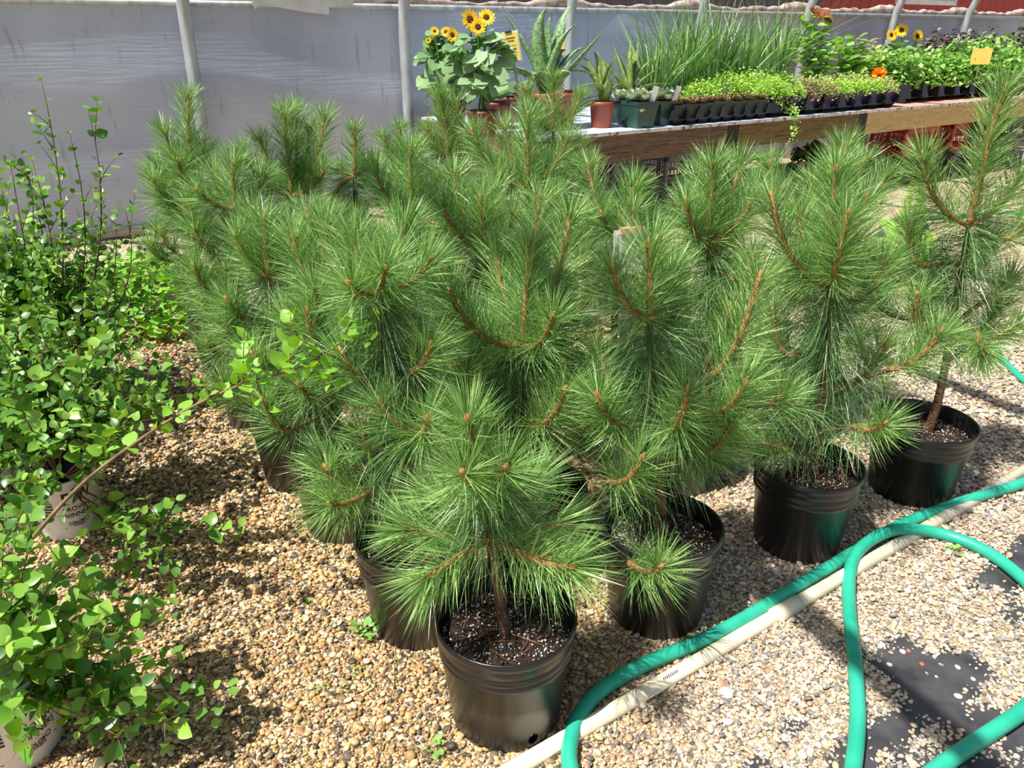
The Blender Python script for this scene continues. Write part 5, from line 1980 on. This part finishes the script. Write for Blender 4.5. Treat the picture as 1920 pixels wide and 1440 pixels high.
leafy(1528, 5.45, 'flowering plant with shaggy rust-orange blooms above the bench', [(1525, 28, 0), (1547, 32, 0), (1502, 36, 0), (1540, 60, .05), (1515, 70, -.05), (1560, 85, 0), (1495, 90, 0), (1530, 95, -.1)], 'herb', 291, .17,
      flowers=[(1524, 22, 11, 0), (1546, 30, 13, 0), (1552, 37, 11, -.05), (1538, 24, 10, .05), (1501, 32, 7, 0)])
leafy(1585, 5.45, 'pale green leafy plant without flowers right of the rust blooms', [(1585, 70, 0), (1605, 72, 0), (1570, 90, -.05), (1620, 85, 0), (1600, 110, -.1), (1630, 120, 0), (1575, 125, -.1)], 'herb', 292, .15, leaf=(WEED_V * np.array([.75, 1, 1]), WEED_F), name='potted_plant', cat='potted plant')
leafy(1640, 5.45, 'variegated yellow-green plant carrying one round orange bloom', [(1640, 110, 0), (1665, 115, 0), (1625, 125, 0), (1680, 130, 0), (1650, 135, -.1), (1610, 140, 0)], 'varieg', 293, .16,
      flowers=[(1648, 140, 13, -.62)], fmat='petal_orange', fl_layers=4)
leafy(1655, 5.85, 'yellow-green leafy plant behind the orange bloom', [(1630, 75, 0), (1650, 100, 0), (1670, 105, 0), (1610, 105, 0)], 'varieg', 294, .15, name='potted_plant', cat='potted plant')

# herbs on the newer bench
s0, c = tray(1690, 1838, 5.0, 2, 5, 'black tray with tall pegs full of bright green herbs', high=True)
for r_ in range(2):
    for kk in range(5):
        mound('potted_herb', tray_pos(s0, 5.0, c, kk, r_), c * .66, c * .66, .30 + .05 * r_, 620, .052, MT['herb'], 'bright green herb, %s from the purple pots in the %s row of its tray' % (ORD[kk], ('edge', 'inner')[r_]), 'potted herb', 'herbs in the tall-pegged tray', sq(c * .8, .15, 'tray'), 310 + r_ * 5 + kk, z0=.13, leaf=(MAPLE_V, MAPLE_F))
s0, c = tray(1850, 1960, 4.95, 2, 4, 'black tray at the far end of the newer bench', high=True)
for r_ in range(2):
    for kk in range(4):
        mound('potted_herb', tray_pos(s0, 4.95, c, kk, r_), c * .7, c * .66, .36 + .1 * r_, 520, .05, MT['herb'], 'small leaved herb, %s pot from the tall-pegged tray in the far tray %s row' % (ORD[kk], ('edge', 'inner')[r_]), 'potted herb', 'herbs in the far tray', sq(c * .8, .15, 'tray'), 330 + r_ * 4 + kk, z0=.13, leaf=(MAPLE_V, MAPLE_F))
for kk, (px_, lb) in enumerate(((1745, 'purple-black leafy plant next to the three-headed sunflower on the newer bench'), (1785, 'purple-black leafy plant in front of a bent hoop pole'), (1828, 'purple-black leafy plant mixed with green tips'), (1890, 'dark leafy plant at the far bench end'))):
    mound('potted_plant', at(px_, 6.15), .34, .3, .46, 1200, .062, MT['purple_leaf'], lb, 'potted plant', 'purple leaved plants', sq(.2, .2, 'tray'), 350 + kk, z0=.18, leaf=(WEED_V, WEED_F), ragged=.4)
mound('potted_plant', at(1925, 6.1), .4, .35, .75, 500, .09, MT['dark_leaf'], 'tall dark plant against the last hoop poles', 'potted plant', None, sq(.2, .2, 'tray'), 360, z0=.2)

# ------------------------------------------------------------------ crates under the bench
def crate(px_, n_, z0, L_, W_, H, mat, label, rz=0.0):
    B = at(px_, n_, z0)
    t = thing('plastic_crate', B, label, 'crate', 'stacked plastic crates')
    t.rotation_euler = (0, 0, WRZ + rz)
    e = .035
    fr = MB()
    for x in (-1, 1):
        for y in (-1, 1):
            fr.box((x * (L_ / 2 - e / 2), y * (W_ / 2 - e / 2), H / 2), e, e, H)
    for zz in (H - .03, .02):
        hh = .06 if zz > .1 else .04
        for y in (-1, 1):
            fr.box((0, y * (W_ / 2 - .012), zz), L_, .024, hh)
        for x in (-1, 1):
            fr.box((x * (L_ / 2 - .012), 0, zz), .024, W_, hh)
    fr.box((0, 0, .012), L_ - .02, W_ - .02, .02)
    fr.build('frame', mat, t)
    for y in (-1, 1):
        g = MB()
        for x in np.arange(-L_ / 2 + .06, L_ / 2 - .05, .045):
            g.box((x, y * (W_ / 2 - .012), H / 2), .007, .008, H - .08)
        for zz in np.arange(.06, H - .06, .045):
            g.box((0, y * (W_ / 2 - .012), zz), L_ - .06, .006, .007)
        g.box((0, y * (W_ / 2 - .012), H / 2), .03, .014, H - .06)
        g.build('side_grid', mat, t)
    for x in (-1, 1):
        g = MB()
        for y in np.arange(-W_ / 2 + .06, W_ / 2 - .05, .045):
            g.box((x * (L_ / 2 - .012), y, H / 2), .008, .007, H - .08)
        for zz in np.arange(.06, H - .06, .045):
            g.box((x * (L_ / 2 - .012), 0, zz), .006, W_ - .06, .007)
        g.build('side_grid', mat, t)
    return t


for px_, n_, z0, mt_, lb in ((1122, 5.2, .0, 'crate_black', 'black crate on the ground below the bench corner'), (1122, 5.2, .31, 'crate_grey', 'grey grid crate stacked on the black crate below the bench corner'),
                             (1262, 5.05, .0, 'crate_grey', 'lower grey crate under the bench middle'), (1262, 5.05, .31, 'crate_grey', 'upper grey crate under the bench middle, its rim in sun'),
                             (1700, 5.05, .0, 'crate_black', 'black crate under the red crate on the ground'), (1690, 5.05, .31, 'crate_red', 'red crate below the yellow board next to the bench join'), (1775, 5.05, .31, 'crate_red', 'red crate resting on the pale grey grid crate'),
                             (1775, 5.05, .0, 'crate_grey', 'pale grey grid crate on the ground under the red crate'), (1885, 5.05, .0, 'crate_grey', 'grey grid crate on the ground at the far bench end'), (1885, 5.05, .31, 'crate_grey', 'grey grid crate stacked at the far bench end')):
    crate(px_, n_, z0, .62 if z0 < .3 or px_ < 1300 else .66, .42, .30, MT[mt_], lb)

# dark plant, black pots and fern below the bench
mound('shade_plant', at(1520, 5.2, 0),   .28, .25, .22, 90, .13, MT['dark_leaf'], 'dark broad leaved plant in the shade below the mossy board', 'plant', None, sq(.2, .2, 'tray'), 371, z0=.2, leaf=(HEART_V, HEART_F))
B = gz(1690, 520)
fern = thing('potted_fern', B, 'light green fern in a black pot before the bench', 'potted fern')
simple_pot(fern, .15, .12, .22, MT['pot'])
PIN_V, PIN_F = leaf_mesh(.085, .1, .1, 0, 0, .35, 4)
rr = np.random.default_rng(372)
for tx, ty, dy, ln in ((1718, 338, .05, 1), (1650, 415, -.05, 1), (1752, 440, -.05, 1), (1700, 455, -.2, 1), (1628, 450, .1, 1)):
    e = gy(tx, ty, B[1] + dy) - B
    c_ = bez(np.array([0, 0, .18]), np.array([e[0] * .35, e[1] * .35, e[2] * .8]), e, 16)
    V, F = tube(c_, np.linspace(.004, .0015, 16), 5)
    fr = put('frond', mesh_py('frond', V, F, True), MT['fern'], fern)
    P_, D_, S_ = [], [], []
    for f in np.linspace(.2, .99, 30):
        p_, T_ = along(c_, np.array([f]))
        sd = unit(np.cross(T_[0], [0, -.6, .8]))
        for sg in (-1, 1):
            P_.append(p_[0])
            D_.append(sd * sg + T_[0] * .45 - UP * .1)
            S_.append(.15 * (1 - f) ** .6 * min(1, f * 3) + .012)
    V, F = merge(PIN_V, PIN_F, basis(np.array(P_), np.array(D_), np.tile([0, -.5, .85], (len(P_), 1)), np.array(S_)))
    put('pinnae', mesh_np('pinnae', V, F, True), MT['fern'], fr)

# clipped card among the pines
B = np.array([*gy(1166, 700, 1.93)[:2], 0])
cd = sign(B, .076, .105, .1, 0, 'pale card in a clear clip holder on a stake among the pines', gy(1166, 512, 1.93)[2], mat='pale_card', lines=False, clip=False)
cd.rotation_euler = (0, 0, .25)
put('clip', boxmesh('clip', [((0, -.006, gy(1166, 512, 1.93)[2] + .112), .062, .02, .016)]), MT['bench_top_red'], cd)
